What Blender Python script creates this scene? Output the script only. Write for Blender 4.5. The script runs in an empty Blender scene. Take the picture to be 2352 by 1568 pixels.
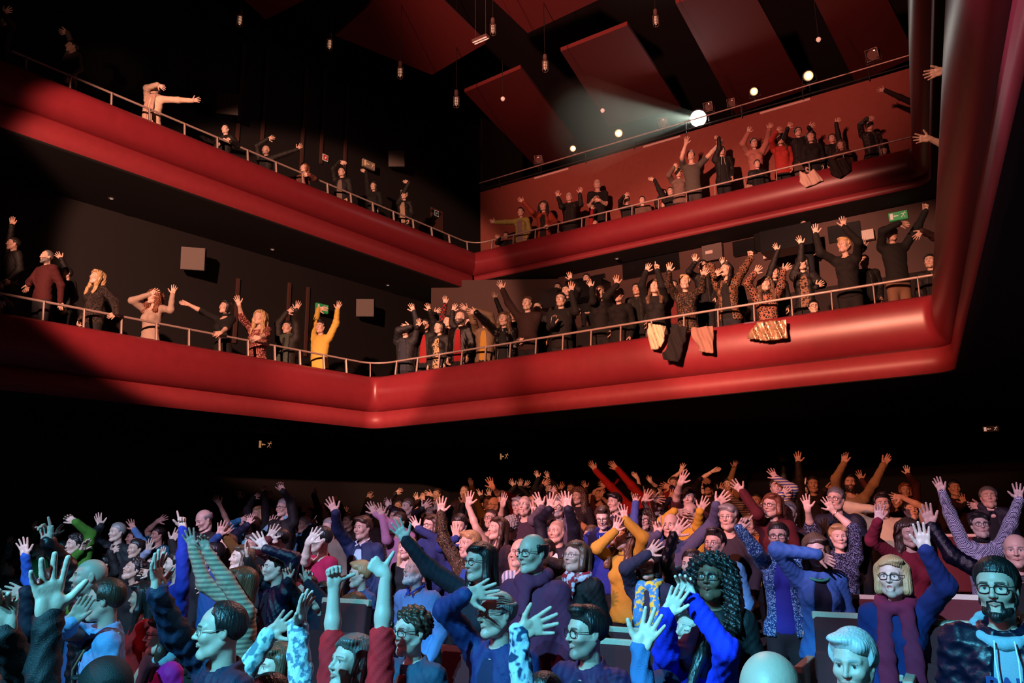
import bpy, bmesh, math, random
import numpy as np
from mathutils import Vector, Matrix
random.seed(5)
SC = bpy.context.scene
COL = SC.collection
# ---------------------------------------------------------------- camera (2352 x 1568)
F_PX = 1780.
CAM = np.array([0., 0., 2.0])
PITCH = math.atan(400 / F_PX); ROLL = -.0138
CM = np.array(Matrix.Rotation(math.pi / 2 + PITCH, 3, 'X') @ Matrix.Rotation(ROLL, 3, 'Z'))
cd = bpy.data.cameras.new('camera'); cam = bpy.data.objects.new('camera', cd); COL.objects.link(cam)
cd.sensor_width = 36; cd.lens = 36 * F_PX / 2352; cd.clip_start = .05; cd.clip_end = 200
cam.matrix_world = Matrix.Translation(Vector(CAM)) @ Matrix(CM).to_4x4()
SC.camera = cam
def ray(u, v): return CM @ np.array([(u - 1176) / F_PX, -(v - 784) / F_PX, -1.])
def atz(u, v, z): d = ray(u, v); return CAM + d * (z - CAM[2]) / d[2]
def proj(p): q = CM.T @ (np.asarray(p) - CAM); return 1176 + F_PX * q[0] / -q[2], 784 - F_PX * q[1] / -q[2]
def atd(u, v, dep): return CAM + ray(u, v) * dep
# ---------------------------------------------------------------- world, lights, exposure
SC.view_settings.view_transform = 'Standard'; SC.view_settings.look = 'None'
SC.view_settings.exposure = .12; SC.view_settings.gamma = 1; SC.view_settings.use_curve_mapping = False
SC.cycles.use_denoising = True
SC.cycles.max_bounces = 4; SC.cycles.diffuse_bounces = 2; SC.cycles.glossy_bounces = 2; SC.cycles.transmission_bounces = 3; SC.cycles.volume_bounces = 0
SC.cycles.sample_clamp_indirect = 4
W = bpy.data.worlds.new('world'); SC.world = W; W.use_nodes = True
W.node_tree.nodes['Background'].inputs[0].default_value = (.010, .006, .008, 1); W.node_tree.nodes['Background'].inputs[1].default_value = .35
def spot(name, loc, tgt, energy, color, size, blend=.3, radius=.08):
    l = bpy.data.lights.new(name, 'SPOT'); l.energy = energy; l.color = color; l.spot_size = math.radians(size); l.spot_blend = blend; l.shadow_soft_size = radius
    o = bpy.data.objects.new(name, l); COL.objects.link(o); o.location = loc
    o.rotation_euler = (Vector(tgt) - Vector(loc)).to_track_quat('-Z', 'Y').to_euler(); return o
_ax = np.array([.5075, .8616]); _bx = np.array([.8616, -.5075])
def hall(t, b, z): p = _ax * t + _bx * b; return (float(p[0]), float(p[1]), z)
def aim(az, el, src=(-4, -3.5, 7.2), r=16): a, e = math.radians(az), math.radians(el); return hall(src[0] + r * math.cos(a), src[1] + r * math.sin(a), src[2] + r * math.tan(e))
WARM = (1, .44, .30); CYAN = (.12, .66, 1); LAV = (.85, .62, 1)
for n, az, el, e, sz, bl in (('left', -29, -1.5, 16000, 27, .2), ('corner', -20, -10, 13500, 17, .5), ('far_corner', -11, 3, 3500, 24, .7), ('centre', -3, -3, 11500, 25, .5), ('right', 5, -6, 10000, 19, .35)):
    spot('balcony_wash_spot_' + n, hall(-4, -3.5, 7.2), aim(az, el), e, WARM, sz, bl, .12)
spot('ceiling_wash_spot', hall(-4, -3.5, 7.2), aim(-4, 15.5), 12500, (1, .3, .22), 36, .7, .2)
spot('back_rows_spot', hall(-3, -4.5, 6.5), hall(13.2, -3.2, 2.5), 5600, (1, .28, .14), 34, .5, .12)
for i, b in enumerate((-8.2, -5.2, -2.4, .4)):
    spot('cyan_stage_spot_%d' % i, hall(-4.2, -2.2, 7.0), hall(3.4, b, 1.3), 4700, CYAN, 22, .3, .04)
for i, a in enumerate((-31, -20, -9, 2, 13, 23)):
    spot('lavender_stage_spot_%d' % i, hall(-4.5, -2.6, 7.4), aim(a, -24.5, (-4.5, -2.6, 7.4), 12.4), 5400, LAV, 14, .5, .04)
spot('cyan_near_fill', hall(-4.2, -2.2, 6.0), hall(1.0, -1.6, 1.6), 2500, CYAN, 34, .4, .04)  # added fill for the nearest raised hand, which the cyan cones miss
spot('magenta_side_spot', hall(-1.5, -6.5, 3.2), hall(1.5, .8, 5.2), 620, (1, .05, .32), 40, .7, .1)
spot('warm_back_spot', hall(10.5, -5.0, 8.6), hall(4.2, -4.5, 1.5), 1100, (1, .42, .34), 58, .6, .05)
spot('pink_side_spot', hall(-1.5, -9.5, 5.0), hall(4.5, -3.0, 1.4), 450, (1, .22, .38), 50, .6, .05)
spot('upper_left_fill', hall(-4, -3.5, 5.6), (-7.29, 11.33, 9.83), 900, WARM, 4, .8, .05)  # added narrow fill on the waving arm outside the wash cones
spot('right_arm_fill', hall(-4, -3.5, 5.6), (3.7, 6.2, 5.3), 4200, WARM, 8, .5, .05)  # added narrow fill for the hands reaching out of the right balcony

# ---------------------------------------------------------------- small helpers
def link(name, me, parent=None):
    o = bpy.data.objects.new(name, me); COL.objects.link(o)
    if parent: o.parent = parent
    return o
def srgb(h):
    return tuple((lambda c: c / 12.92 if c <= .04045 else ((c + .055) / 1.055) ** 2.4)(int(h[i:i + 2], 16) / 255) for i in (0, 2, 4))
def mat(name, col, rough=.6, metal=0., emit=None, es=1., spec=.5, bump=None, coat=0):
    m = bpy.data.materials.new(name); m.use_nodes = True; nt = m.node_tree; b = nt.nodes['Principled BSDF']
    b.inputs['Base Color'].default_value = (*col, 1); b.inputs['Roughness'].default_value = rough; b.inputs['Metallic'].default_value = metal
    b.inputs['Specular IOR Level'].default_value = spec
    if emit is not None: b.inputs['Emission Color'].default_value = (*emit, 1); b.inputs['Emission Strength'].default_value = es
    tc = nt.nodes.new('ShaderNodeTexCoord'); nz = nt.nodes.new('ShaderNodeTexNoise'); nz.inputs['Scale'].default_value = (bump or (60, .1))[0]
    nz.inputs['Detail'].default_value = 3; nt.links.new(tc.outputs['Object'], nz.inputs['Vector'])
    bp = nt.nodes.new('ShaderNodeBump'); bp.inputs['Strength'].default_value = (bump or (60, .1))[1]; bp.inputs['Distance'].default_value = .01
    nt.links.new(nz.outputs['Fac'], bp.inputs['Height']); nt.links.new(bp.outputs['Normal'], b.inputs['Normal'])
    mx = nt.nodes.new('ShaderNodeMixRGB'); mx.blend_type = 'MULTIPLY'; mx.inputs[0].default_value = .35; mx.inputs[1].default_value = (*col, 1)
    rp = nt.nodes.new('ShaderNodeMapRange'); rp.inputs['To Min'].default_value = .55; rp.inputs['To Max'].default_value = 1.35
    nt.links.new(nz.outputs['Fac'], rp.inputs['Value']); nt.links.new(rp.outputs[0], mx.inputs[2])
    if metal < .5 and emit is None: nt.links.new(mx.outputs[0], b.inputs['Base Color'])
    return m
MC = {}
def hairmat(c):
    if ('h', c) not in MC:
        m = mat('hair_' + {'k': 'black', 'b': 'dark_brown', 'n': 'brown', 'r': 'auburn', 'y': 'blond', 'g': 'grey', 'w': 'white', 'd': 'dark_grey'}[c], HAIRC[c], .42, spec=.6)
        nt = m.node_tree; nz = nt.nodes['Noise Texture']; nz.inputs['Scale'].default_value = 90; mp = nt.nodes.new('ShaderNodeMapping'); mp.inputs['Scale'].default_value = (1, 1, .12)
        tc = nt.nodes['Texture Coordinate']; nt.links.new(tc.outputs['Object'], mp.inputs['Vector']); nt.links.new(mp.outputs[0], nz.inputs['Vector']); nt.nodes['Bump'].inputs['Strength'].default_value = .6
        MC[('h', c)] = m
    return MC[('h', c)]
def cloth(kind, hx, st):
    gl = {'puffer': .42, 'jacket': .68, 'strap': .5, 'cap': .7}.get(st, .85)
    key = (kind, hx, gl)
    if key in MC: return MC[key]
    c1, _, c2 = hx.partition('/'); dk = lambda q: tuple(min(1, x * 1.08 * (.3 * q[0] + .5 * q[1] + .2 * q[2] + 1e-4) ** .2) for x in q); c = dk(srgb(c1)); c2 = dk(srgb(c2)) if c2 else tuple(.15 * x for x in c)
    m = mat('fabric_' + kind, c, gl if kind != 'leather' else .28, bump=(220, .35) if gl > .6 else (40, .3)); MC[key] = m
    nt = m.node_tree; b = nt.nodes['Principled BSDF']; tc = nt.nodes['Texture Coordinate']; mx = nt.nodes['Mix (Legacy)'] if 'Mix (Legacy)' in nt.nodes else [n for n in nt.nodes if n.type == 'MIX_RGB'][0]
    if kind in ('plain', 'leather'): return m
    def node(t, **kw):
        n = nt.nodes.new(t)
        for k_, v_ in kw.items(): n.inputs[k_].default_value = v_
        return n
    mix = nt.nodes.new('ShaderNodeMixRGB'); mix.inputs[1].default_value = (*c, 1); mix.inputs[2].default_value = (*c2, 1)
    obj = tc.outputs['Object']
    def ramp(src, lo, hi):
        r = node('ShaderNodeMapRange', **{'From Min': lo, 'From Max': hi}); r.clamp = True; nt.links.new(src, r.inputs['Value']); return r.outputs[0]
    if kind == 'leopard':
        n = nt.nodes.new('ShaderNodeTexVoronoi'); n.feature = 'DISTANCE_TO_EDGE'; n.inputs['Scale'].default_value = 26; nt.links.new(obj, n.inputs['Vector']); f = ramp(n.outputs['Distance'], .10, .17)
    elif kind in ('stripe', 'vstripe', 'zig'):
        n = nt.nodes.new('ShaderNodeTexWave'); n.bands_direction = 'Z' if kind != 'vstripe' else 'X'; n.inputs['Scale'].default_value = 9 if kind != 'zig' else 16; n.inputs['Distortion'].default_value = .6 if kind != 'zig' else 5
        nt.links.new(obj, n.inputs['Vector']); f = ramp(n.outputs['Fac'], .45, .6)
    elif kind in ('check', 'tooth'):
        n = nt.nodes.new('ShaderNodeTexChecker'); n.inputs['Scale'].default_value = 22 if kind == 'check' else 90; nt.links.new(obj, n.inputs['Vector']); f = n.outputs['Fac']
    elif kind == 'sequin':
        n = nt.nodes.new('ShaderNodeTexVoronoi'); n.inputs['Scale'].default_value = 150; nt.links.new(obj, n.inputs['Vector']); f = ramp(n.outputs['Color'], .6, .75)
        b.inputs['Roughness'].default_value = .3; b.inputs['Metallic'].default_value = .3; nt.nodes['Bump'].inputs['Strength'].default_value = 1
    elif kind == 'scroll':
        n = nt.nodes.new('ShaderNodeTexNoise'); n.inputs['Scale'].default_value = 14; n.inputs['Detail'].default_value = 0; n.inputs['Distortion'].default_value = 1.2; nt.links.new(obj, n.inputs['Vector'])
        q = nt.nodes.new('ShaderNodeMath'); q.operation = 'PINGPONG'; q.inputs[1].default_value = .05; nt.links.new(n.outputs['Fac'], q.inputs[0]); f = ramp(q.outputs[0], .009, .003)
    else:  # floral, patches of the second colour
        n = nt.nodes.new('ShaderNodeTexNoise'); n.inputs['Scale'].default_value = 45 if kind == 'floral' else 26; n.inputs['Detail'].default_value = 1; nt.links.new(obj, n.inputs['Vector']); f = ramp(n.outputs['Fac'], .5, .58)
    nt.links.new(f, mix.inputs[0]); nt.links.new(mix.outputs[0], b.inputs['Base Color'])
    return m
MSKIN = mat('skin', (.6, .4, .3), .48, bump=(90, .12)); _n = MSKIN.node_tree; _a = _n.nodes.new('ShaderNodeVertexColor'); _a.layer_name = 'Col'
_n.links.new(_a.outputs['Color'], _n.nodes['Principled BSDF'].inputs['Base Color'])
MSHOE = mat('shoe_leather', (.02, .018, .016), .4); MGLASS = mat('glasses_frame', (.012, .012, .014), .25); MMETAL = mat('polished_metal', (.7, .7, .72), .25, 1.)

# ---------------------------------------------------------------- implicit-surface toolkit
F32 = np.float32
def smin(a, b, k):
    if k <= 0: return np.minimum(a, b)
    h = np.maximum(k - np.abs(a - b), 0) / k
    return np.minimum(a, b) - h * h * k * F32(.25)
def smax(a, b, k): return -smin(-a, -b, k)
def ell(c, r):
    c = [F32(i) for i in c]; r = [F32(i) for i in r]
    def fn(X, Y, Z):
        x, y, z = (X - c[0]) / r[0], (Y - c[1]) / r[1], (Z - c[2]) / r[2]
        k0 = np.sqrt(x * x + y * y + z * z) + F32(1e-6)
        k1 = np.sqrt((x / r[0]) ** 2 + (y / r[1]) ** 2 + (z / r[2]) ** 2) + F32(1e-6)
        return k0 * (k0 - 1) / k1
    fn.lo = [c[i] - r[i] for i in range(3)]; fn.hi = [c[i] + r[i] for i in range(3)]
    return fn
def cap(a, b, ra, rb, flat=None):
    a = np.array(a, float); b = np.array(b, float); d = b - a; L = max(float(d @ d), 1e-9)
    def fn(X, Y, Z):
        px, py, pz = X - F32(a[0]), Y - F32(a[1]), Z - F32(a[2])
        t = np.clip((px * F32(d[0]) + py * F32(d[1]) + pz * F32(d[2])) / F32(L), 0, 1)
        qx, qy, qz = px - t * F32(d[0]), py - t * F32(d[1]), pz - t * F32(d[2])
        if flat: qx, qy = qx * F32(flat[0]), qy * F32(flat[1])
        return np.sqrt(qx * qx + qy * qy + qz * qz) - (F32(ra) + F32(rb - ra) * t)
    m = max(ra, rb) * (1.6 if flat else 1)
    fn.lo = list(np.minimum(a, b) - m); fn.hi = list(np.maximum(a, b) + m)
    return fn
class Grid:
    def __init__(s, xs, ys, zs):
        s.ax = [np.asarray(v, F32) for v in (xs, ys, zs)]
        s.F = np.full([len(v) for v in s.ax], .08, F32)
    def sub(s, lo, hi):
        return tuple(slice(max(0, int(np.searchsorted(v, l)) - 1), min(len(v), int(np.searchsorted(v, h)) + 1)) for v, l, h in zip(s.ax, lo, hi))
    def xyz(s, sl=(slice(None),) * 3):
        return s.ax[0][sl[0]][:, None, None], s.ax[1][sl[1]][None, :, None], s.ax[2][sl[2]][None, None, :]
    def add(s, fn, k=0.0, off=0.0, sub=False):
        m = k + abs(off) + .03
        sl = s.sub([v - m for v in fn.lo], [v + m for v in fn.hi])
        g = s.F[sl]
        if not g.size: return
        f = fn(*s.xyz(sl)) - F32(off)
        s.F[sl] = smax(g, -f, k) if sub else smin(g, f, k)
    def mesh(s):
        F = s.F
        F[0], F[-1], F[:, 0], F[:, -1], F[:, :, 0], F[:, :, -1] = (F32(.05),) * 6
        S = F < 0
        n = [v - 1 for v in F.shape]
        cnt = np.zeros(n, np.uint8)
        for i in (0, 1):
            for j in (0, 1):
                for k in (0, 1): cnt += S[i:n[0] + i, j:n[1] + j, k:n[2] + k]
        I, J, K = np.nonzero((cnt > 0) & (cnt < 8))
        if not len(I): return np.zeros((0, 3)), np.zeros((0, 4), int)
        acc = np.zeros((len(I), 3), F32); c = np.zeros(len(I), F32)
        for a in range(3):
            o1, o2 = [q for q in range(3) if q != a]
            for p in (0, 1):
                for q in (0, 1):
                    st = [I, J, K]; st[o1] = st[o1] + p; st[o2] = st[o2] + q
                    en = list(st); en[a] = en[a] + 1
                    f0 = F[tuple(st)]; f1 = F[tuple(en)]
                    m = (f0 < 0) != (f1 < 0)
                    t = np.where(m, f0 / np.where(m, f0 - f1, 1), 0)
                    P = [s.ax[x][st[x]] for x in range(3)]
                    P[a] = P[a] + t * (s.ax[a][en[a]] - P[a])
                    for x in range(3): acc[:, x] += np.where(m, P[x], 0)
                    c += m
        V = acc / c[:, None]
        idx = np.full(n, -1, np.int32); idx[I, J, K] = np.arange(len(I))
        Q = []
        for a in range(3):
            o1, o2 = [(1, 2), (2, 0), (0, 1)][a]
            s0 = [slice(None)] * 3; s1 = [slice(None)] * 3
            s0[a] = slice(0, n[a]); s1[a] = slice(1, n[a] + 1)
            A, B = S[tuple(s0)], S[tuple(s1)]
            ii = np.nonzero(A != B); ii = list(ii)
            ok = (ii[o1] > 0) & (ii[o1] < n[o1]) & (ii[o2] > 0) & (ii[o2] < n[o2])
            ii = [v[ok] for v in ii]; fl = A[tuple(ii)]
            def at(d1, d2):
                w = list(ii); w[o1] = w[o1] + d1; w[o2] = w[o2] + d2; return idx[tuple(w)]
            q = np.stack([at(-1, -1), at(0, -1), at(0, 0), at(-1, 0)], 1)
            Q.append(np.where(fl[:, None], q, q[:, ::-1]))
        Q = np.concatenate(Q)
        return V.astype(np.float64), Q[(Q >= 0).all(1)]
def lin(a, b, h): return np.arange(a, b + h, h)

def mesh_obj(name, V, Q, mats, parent=None, col=None, smooth=True, midx=None, extra=None):
    me = bpy.data.meshes.new(name)
    V = np.asarray(V, np.float32); Q = np.asarray(Q, np.int32)
    me.vertices.add(len(V)); me.vertices.foreach_set('co', V.ravel())
    me.loops.add(Q.size); me.loops.foreach_set('vertex_index', Q.ravel())
    me.polygons.add(len(Q)); me.polygons.foreach_set('loop_start', np.arange(0, Q.size, Q.shape[1], dtype=np.int32))
    me.update(calc_edges=True)
    if smooth: me.shade_smooth()
    if col is not None:
        a = me.color_attributes.new('Col', 'BYTE_COLOR', 'POINT')
        c = np.ones((len(V), 4), np.float32); c[:, :3] = col; a.data.foreach_set('color', c.ravel())
    for m in (mats if isinstance(mats, (list, tuple)) else [mats]): me.materials.append(m)
    if midx is not None: me.polygons.foreach_set('material_index', np.asarray(midx, np.int32))
    return link(name, me, parent)

# ---------------------------------------------------------------- the head (face to -Y, chin z=-.115, crown z=+.115)
CACHE = {}
def head_asset(mouth, sex, h):
    key = ('head', mouth, sex, h)
    if key in CACHE: return CACHE[key]
    w = 1.0 if sex == 'm' else .93
    g = Grid(lin(-.105, .105, h), lin(-.135, .125, h), lin(-.25, .135, h))
    def A(fn, k): g.add(fn, k)
    A(ell((0, .012, .028), (.077, .097, .088)), 0)
    A(ell((0, -.022, -.03), (.062 * w, .068, .082)), .03)
    for s in (-1, 1):
        A(cap((s * .056 * w, .008, -.045), (s * .04 * w, -.03, -.082), .018, .016), .025)
        A(cap((s * .04 * w, -.03, -.082), (s * .012, -.066, -.1), .016, .017), .025)
        A(ell((s * .038 * w, -.064, -.022), (.024, .022, .02)), .025)
        A(cap((s * .012, -.085, .024), (s * .046, -.068, .024), .0085, .008), .018)
    A(ell((0, -.076, -.098), (.02 * w, .018, .017)), .02)
    for s in (-1, 1):
        g.add(ell((s * .031, -.094, .006), (.019, .014, .013)), .014, sub=True)
        g.add(ell((s * .031, -.0715, .005), (.0145, .0125, .0105)), .003)
        g.add(cap((s * .019, -.083, .0135), (s * .044, -.075, .0125), .003, .003), .004)
        g.add(cap((s * .020, -.081, -.0045), (s * .043, -.074, -.004), .0026, .0026), .004)
    A(cap((0, -.084, .018), (0, -.106, -.02), .0065, .0095), .012)
    A(ell((0, -.107, -.023), (.0105, .0105, .009)), .006)
    for s in (-1, 1): A(ell((s * .0115, -.096, -.026), (.0075, .009, .0065)), .006)
    if mouth == 'o':
        g.add(ell((0, -.088, -.064), (.026, .016, .024)), .012)
        g.add(ell((0, -.102, -.062), (.0155, .022, .0125)), .004, sub=True)
    elif mouth == 's':
        for s in (-1, 1):
            A(cap((0, -.094, -.05), (s * .027, -.078, -.044), .0055, .0035), .005)
            A(cap((0, -.092, -.062), (s * .024, -.079, -.052), .0062, .0035), .005)
            A(ell((s * .04, -.066, -.032), (.018, .016, .016)), .015)
        g.add(cap((-.02, -.1, -.0535), (.02, -.1, -.0535), .003, .003), .003, sub=True)
    else:
        for s in (-1, 1):
            A(cap((0, -.0925, -.0505), (s * .025, -.082, -.054), .0046, .0026), .005)
            A(cap((0, -.0915, -.0605), (s * .021, -.082, -.057), .0052, .003), .005)
        g.add(cap((-.021, -.096, -.0556), (.021, -.096, -.0556), .0016, .0016), .003, sub=True)
    for s in (-1, 1):
        A(ell((s * .077, .014, .0), (.0085, .017, .031)), .008)
        g.add(ell((s * .087, .008, .002), (.006, .01, .018)), .005, sub=True)
    nk = .050 if sex == 'm' else .040
    A(cap((0, .022, -.06), (0, .035, -.25), nk, nk + .006), .03)
    V, Q = g.mesh()
    CACHE[key] = (V, Q)
    return V, Q
def face_col(V, skin, hair, sex, beard, shut=False, lips=None):
    """colours of skin, lips, eyes and brows on the canonical head"""
    x, y, z = V[:, 0], V[:, 1], V[:, 2]; ax = np.abs(x)
    c = np.tile(np.array(skin, float), (len(V), 1))
    def mix(m, col):
        nonlocal c
        m = np.clip(m, 0, 1)[:, None]; c = c * (1 - m) + np.array(col) * m
    fr = y < -.05
    mix(.35 * np.exp(-(((ax - .038) / .02) ** 2 + ((z + .03) / .02) ** 2)) * fr, np.array(skin) * [1.1, .7, .65])
    lip = np.array(skin) * [.85, .48, .5] if lips is None else np.array(lips)
    m = 1 - ((x / .024) ** 2 + ((z + .056) / .0105) ** 2); mix((m > 0) * fr * (.8 if sex == 'f' else .55), lip)
    if not shut:
        ex = ax - .031
        m = 1 - ((ex / .0125) ** 2 + ((z - .0045) / .0054) ** 2); mix((m > 0) * (y < -.068), (.6, .57, .54))
        m = 1 - (((ax - .030) / .0066) ** 2 + ((z - .005) / .0062) ** 2); mix((m > 0) * (y < -.068), (.03, .02, .015))
        mix((np.abs(z - .0115) < .0022) * (np.abs(ex) < .014) * (y < -.07) * .8, (.05, .03, .03))
    else:
        mix((np.abs(z - .001 - 8 * ex0(ax) ** 2) < .0022) * (np.abs(ax - .031) < .014) * fr, (.06, .03, .03))
    b = np.array(hair) * .6
    m = (np.abs(z - (.0275 - 6 * (ax - .028) ** 2)) < (.0045 if sex == 'm' else .003)) * (ax > .012) * (ax < .05) * (y < -.055)
    mix(m * .85, b)
    if beard == 'stubble' or beard == 'beard':
        m = (z < -.03) * (z > -.135) * (y < .02) * (1 - ((x / .026) ** 2 + ((z + .056) / .012) ** 2 < 1)) * np.clip((ax - .0 + (z < -.036) * .05) / .04, 0, 1)
        mix(m * (.45 if beard == 'stubble' else .85), hair)
    return c
def ex0(ax): return ax - .031
# ---------------------------------------------------------------- hair, beards
def zline(Y): return np.interp(Y, [-.12, -.085, -.055, -.03, -.022, .0, .03, .07, .12], [.10, .068, .062, .04, -.012, .0, -.02, -.065, -.075]).astype(F32)
def hair_asset(style, h):
    key = ('hair', style, h)
    if key in CACHE: return CACHE[key]
    g = Grid(lin(-.17, .17, h), lin(-.16, .19, h), lin(-.42, .2, h))
    X, Y, Z = g.xyz()
    th = {'short': .012, 'crop': .006, 'fringe': .010, 'recede': .010, 'side': .016, 'bob': .018, 'long': .018, 'wavy': .022, 'curly': .032, 'bun': .012, 'quiff': .016, 'cap': .014, 'afro': .020}[style]
    e = ell((0, .014, .03), (.078 + th, .097 + th, .088 + th))(X, Y, Z)
    zl = zline(g.ax[1])[None, :, None]
    if style == 'recede': zl = zl + F32(.028) * (g.ax[1] < -.02)[None, :, None]
    keep = (zl - Z) * F32(.75)
    if style in ('bob', 'long', 'wavy', 'curly'):
        keep = np.minimum(keep, smax(F32(-.005) - Y, -Z - F32(.075 if style == 'bob' else .1), 0))
    if style in ('short', 'crop', 'fringe', 'recede', 'side', 'bun', 'quiff', 'afro'):
        e = ell((0, .014, .03), (.0795, .0985, .0895))(X, Y, Z) - F32(th) * sstep(-.004, .06 if style != 'side' else .04, Z - zl).astype(F32) - F32(.0015)
    f = smax(e, keep, .008)
    if style == 'fringe':
        f = smax(f, Z - F32(.052) + 0 * X, .012); f = smax(f, F32(-.035) - Y + 0 * X, .01)
    if style == 'recede': f = smax(f, -ell((0, -.075, .1), (.045, .05, .06))(X, Y, Z), .015)
    g.F = f.astype(F32)
    if style == 'quiff': g.add(ell((.01, -.055, .115), (.055, .045, .028)), .02)
    if style in ('side',): g.add(ell((-.02, -.05, .1), (.06, .045, .022)), .02); g.add(ell((.045, -.04, .075), (.035, .04, .03)), .02)
    if style == 'bun': g.add(ell((0, .105, .07), (.038, .036, .038)), .012)
    if style in ('bob', 'long', 'wavy', 'curly'):
        for s in (-1, 1):
            if style == 'bob':
                g.add(cap((s * .078, .0, .05), (s * .082, -.012, -.075), .028, .03), .03)
                g.add(cap((s * .05, .07, .04), (s * .055, .07, -.09), .045, .045), .03)
            elif style == 'long':
                g.add(cap((s * .075, .01, .06), (s * .088, -.01, -.1), .027, .026), .03)
                g.add(cap((s * .088, -.01, -.1), (s * .085, -.05, -.3), .028, .02), .03)
                g.add(cap((s * .04, .075, .05), (s * .06, .085, -.3), .05, .04), .03)
            elif style == 'wavy':
                P = [(s * .08, .0, .06), (s * .1, -.005, -.03), (s * .09, -.02, -.12), (s * .115, -.03, -.2), (s * .1, -.05, -.3)]
                for a, b in zip(P, P[1:]): g.add(cap(a, b, .034, .032), .03)
                g.add(cap((s * .05, .08, .04), (s * .07, .09, -.3), .055, .05), .03)
            else:
                P = [(s * .085, .0, .07), (s * .115, .0, -.03), (s * .13, .0, -.13), (s * .12, -.02, -.24)]
                for a, b in zip(P, P[1:]): g.add(cap(a, b, .045, .05), .03)
                g.add(cap((s * .05, .09, .05), (s * .08, .1, -.25), .07, .065), .03)
        g.add(ell((0, .05, .0), (.085, .09, .12)), .02)
        if style != 'curly': g.add(ell((0.035, -.052, .095), (.05, .045, .022)), .02)
        # keep the face itself open
        g.add(ell((0, -.085, -.03), (.062, .1, .105)), .012, sub=True)
    if style == 'cap':
        g.add(cap((-.03, -.11, .045), (.03, -.11, .045), .03, .03, (1, 1)), .01)
        sl = (slice(None), g.ax[1] < -.075, slice(None)); g.F[:, g.ax[1] < -.075, :] = np.maximum(g.F[:, g.ax[1] < -.075, :], np.abs(Z - F32(.05)) - F32(.006))
    A = np.arctan2(X, Y - F32(.01))
    fr, am = {'curly': (0, .011), 'afro': (0, .008), 'wavy': (26, .005), 'long': (44, .0018), 'bob': (44, .0018), 'cap': (0, 0)}.get(style, (46, .0012))
    if fr: g.F += F32(am) * np.sin(A * fr + Z * 55 + np.sin(Z * 40 + A * 3) * 1.5) * (np.sin(Z * 23 + A * 11) * F32(.4) + F32(.8))
    elif am: g.F += F32(am) * (np.sin(X * 120 + np.sin(Z * 90)) * np.sin(Y * 130 + Z * 60) + F32(.4) * np.sin(Z * 210 + X * 90))
    V, Q = g.mesh(); CACHE[key] = (V, Q); return V, Q
def beard_asset(h):
    key = ('beard', h)
    if key in CACHE: return CACHE[key]
    g = Grid(lin(-.09, .09, h), lin(-.14, .06, h), lin(-.16, .03, h))
    for s in (-1, 1):
        g.add(cap((s * .066, -.004, -.02), (s * .06, -.01, -.055), .008, .012), .01)
        g.add(cap((s * .058, -.012, -.055), (s * .038, -.05, -.09), .014, .018), .02)
        g.add(cap((s * .036, -.052, -.09), (0, -.08, -.108), .018, .02), .02)
        g.add(cap((s * .026, -.088, -.05), (s * .004, -.098, -.0425), .003, .004), .005)
        g.add(cap((s * .028, -.083, -.05), (s * .026, -.074, -.09), .004, .011), .01)
    X, Y, Z = g.xyz(); g.F += F32(.0012) * np.sin(X * 700 + Z * 90) * np.sin(Y * 600)
    V, Q = g.mesh(); CACHE[key] = (V, Q); return V, Q
# ---------------------------------------------------------------- arm with hand: shoulder z=0, elbow .28, wrist .53; palm to -Y, thumb to +X
LU, LF = .28, .25
HAND = {  # spread, curl of (base, mid, tip) per finger, thumb direction
    'o': (7, [(6, 8, 5)] * 4, (.62, -.22, .75)), 's': (11.5, [(2, 8, 6), (0, 6, 4), (2, 8, 6), (6, 12, 8)], (.86, -.2, .47)),
    'r': (5, [(22, 26, 14), (28, 30, 16), (34, 32, 18), (40, 34, 18)], (.6, -.5, .62)), 'c': (9, [(35, 45, 25), (38, 48, 28), (42, 50, 28), (44, 52, 28)], (.62, -.62, .5)),
    'j': (1.5, [(4, 6, 4)] * 4, (.42, -.25, .87)), 'f': (0, [(82, 95, 60)] * 4, (.25, -.75, .6)), 't': (0, [(80, 98, 62)] * 4, (.97, -.1, .18)),
    'p': (2, [(2, 4, 3), (75, 90, 55), (80, 92, 55), (82, 92, 55)], (.3, -.7, .62)), 'v': (11, [(2, 4, 3), (2, 4, 3), (80, 92, 55), (84, 92, 55)], (-.1, -.75, .62)),
    'u': (6, [(8, 8, 5), (45, 50, 25), (50, 52, 30), (30, 30, 20)], (.6, -.4, .7)), 'k': (10, [(40, 50, 25), (10, 10, 5), (6, 8, 5), (4, 6, 4)], (.45, -.75, .5))}
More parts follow.
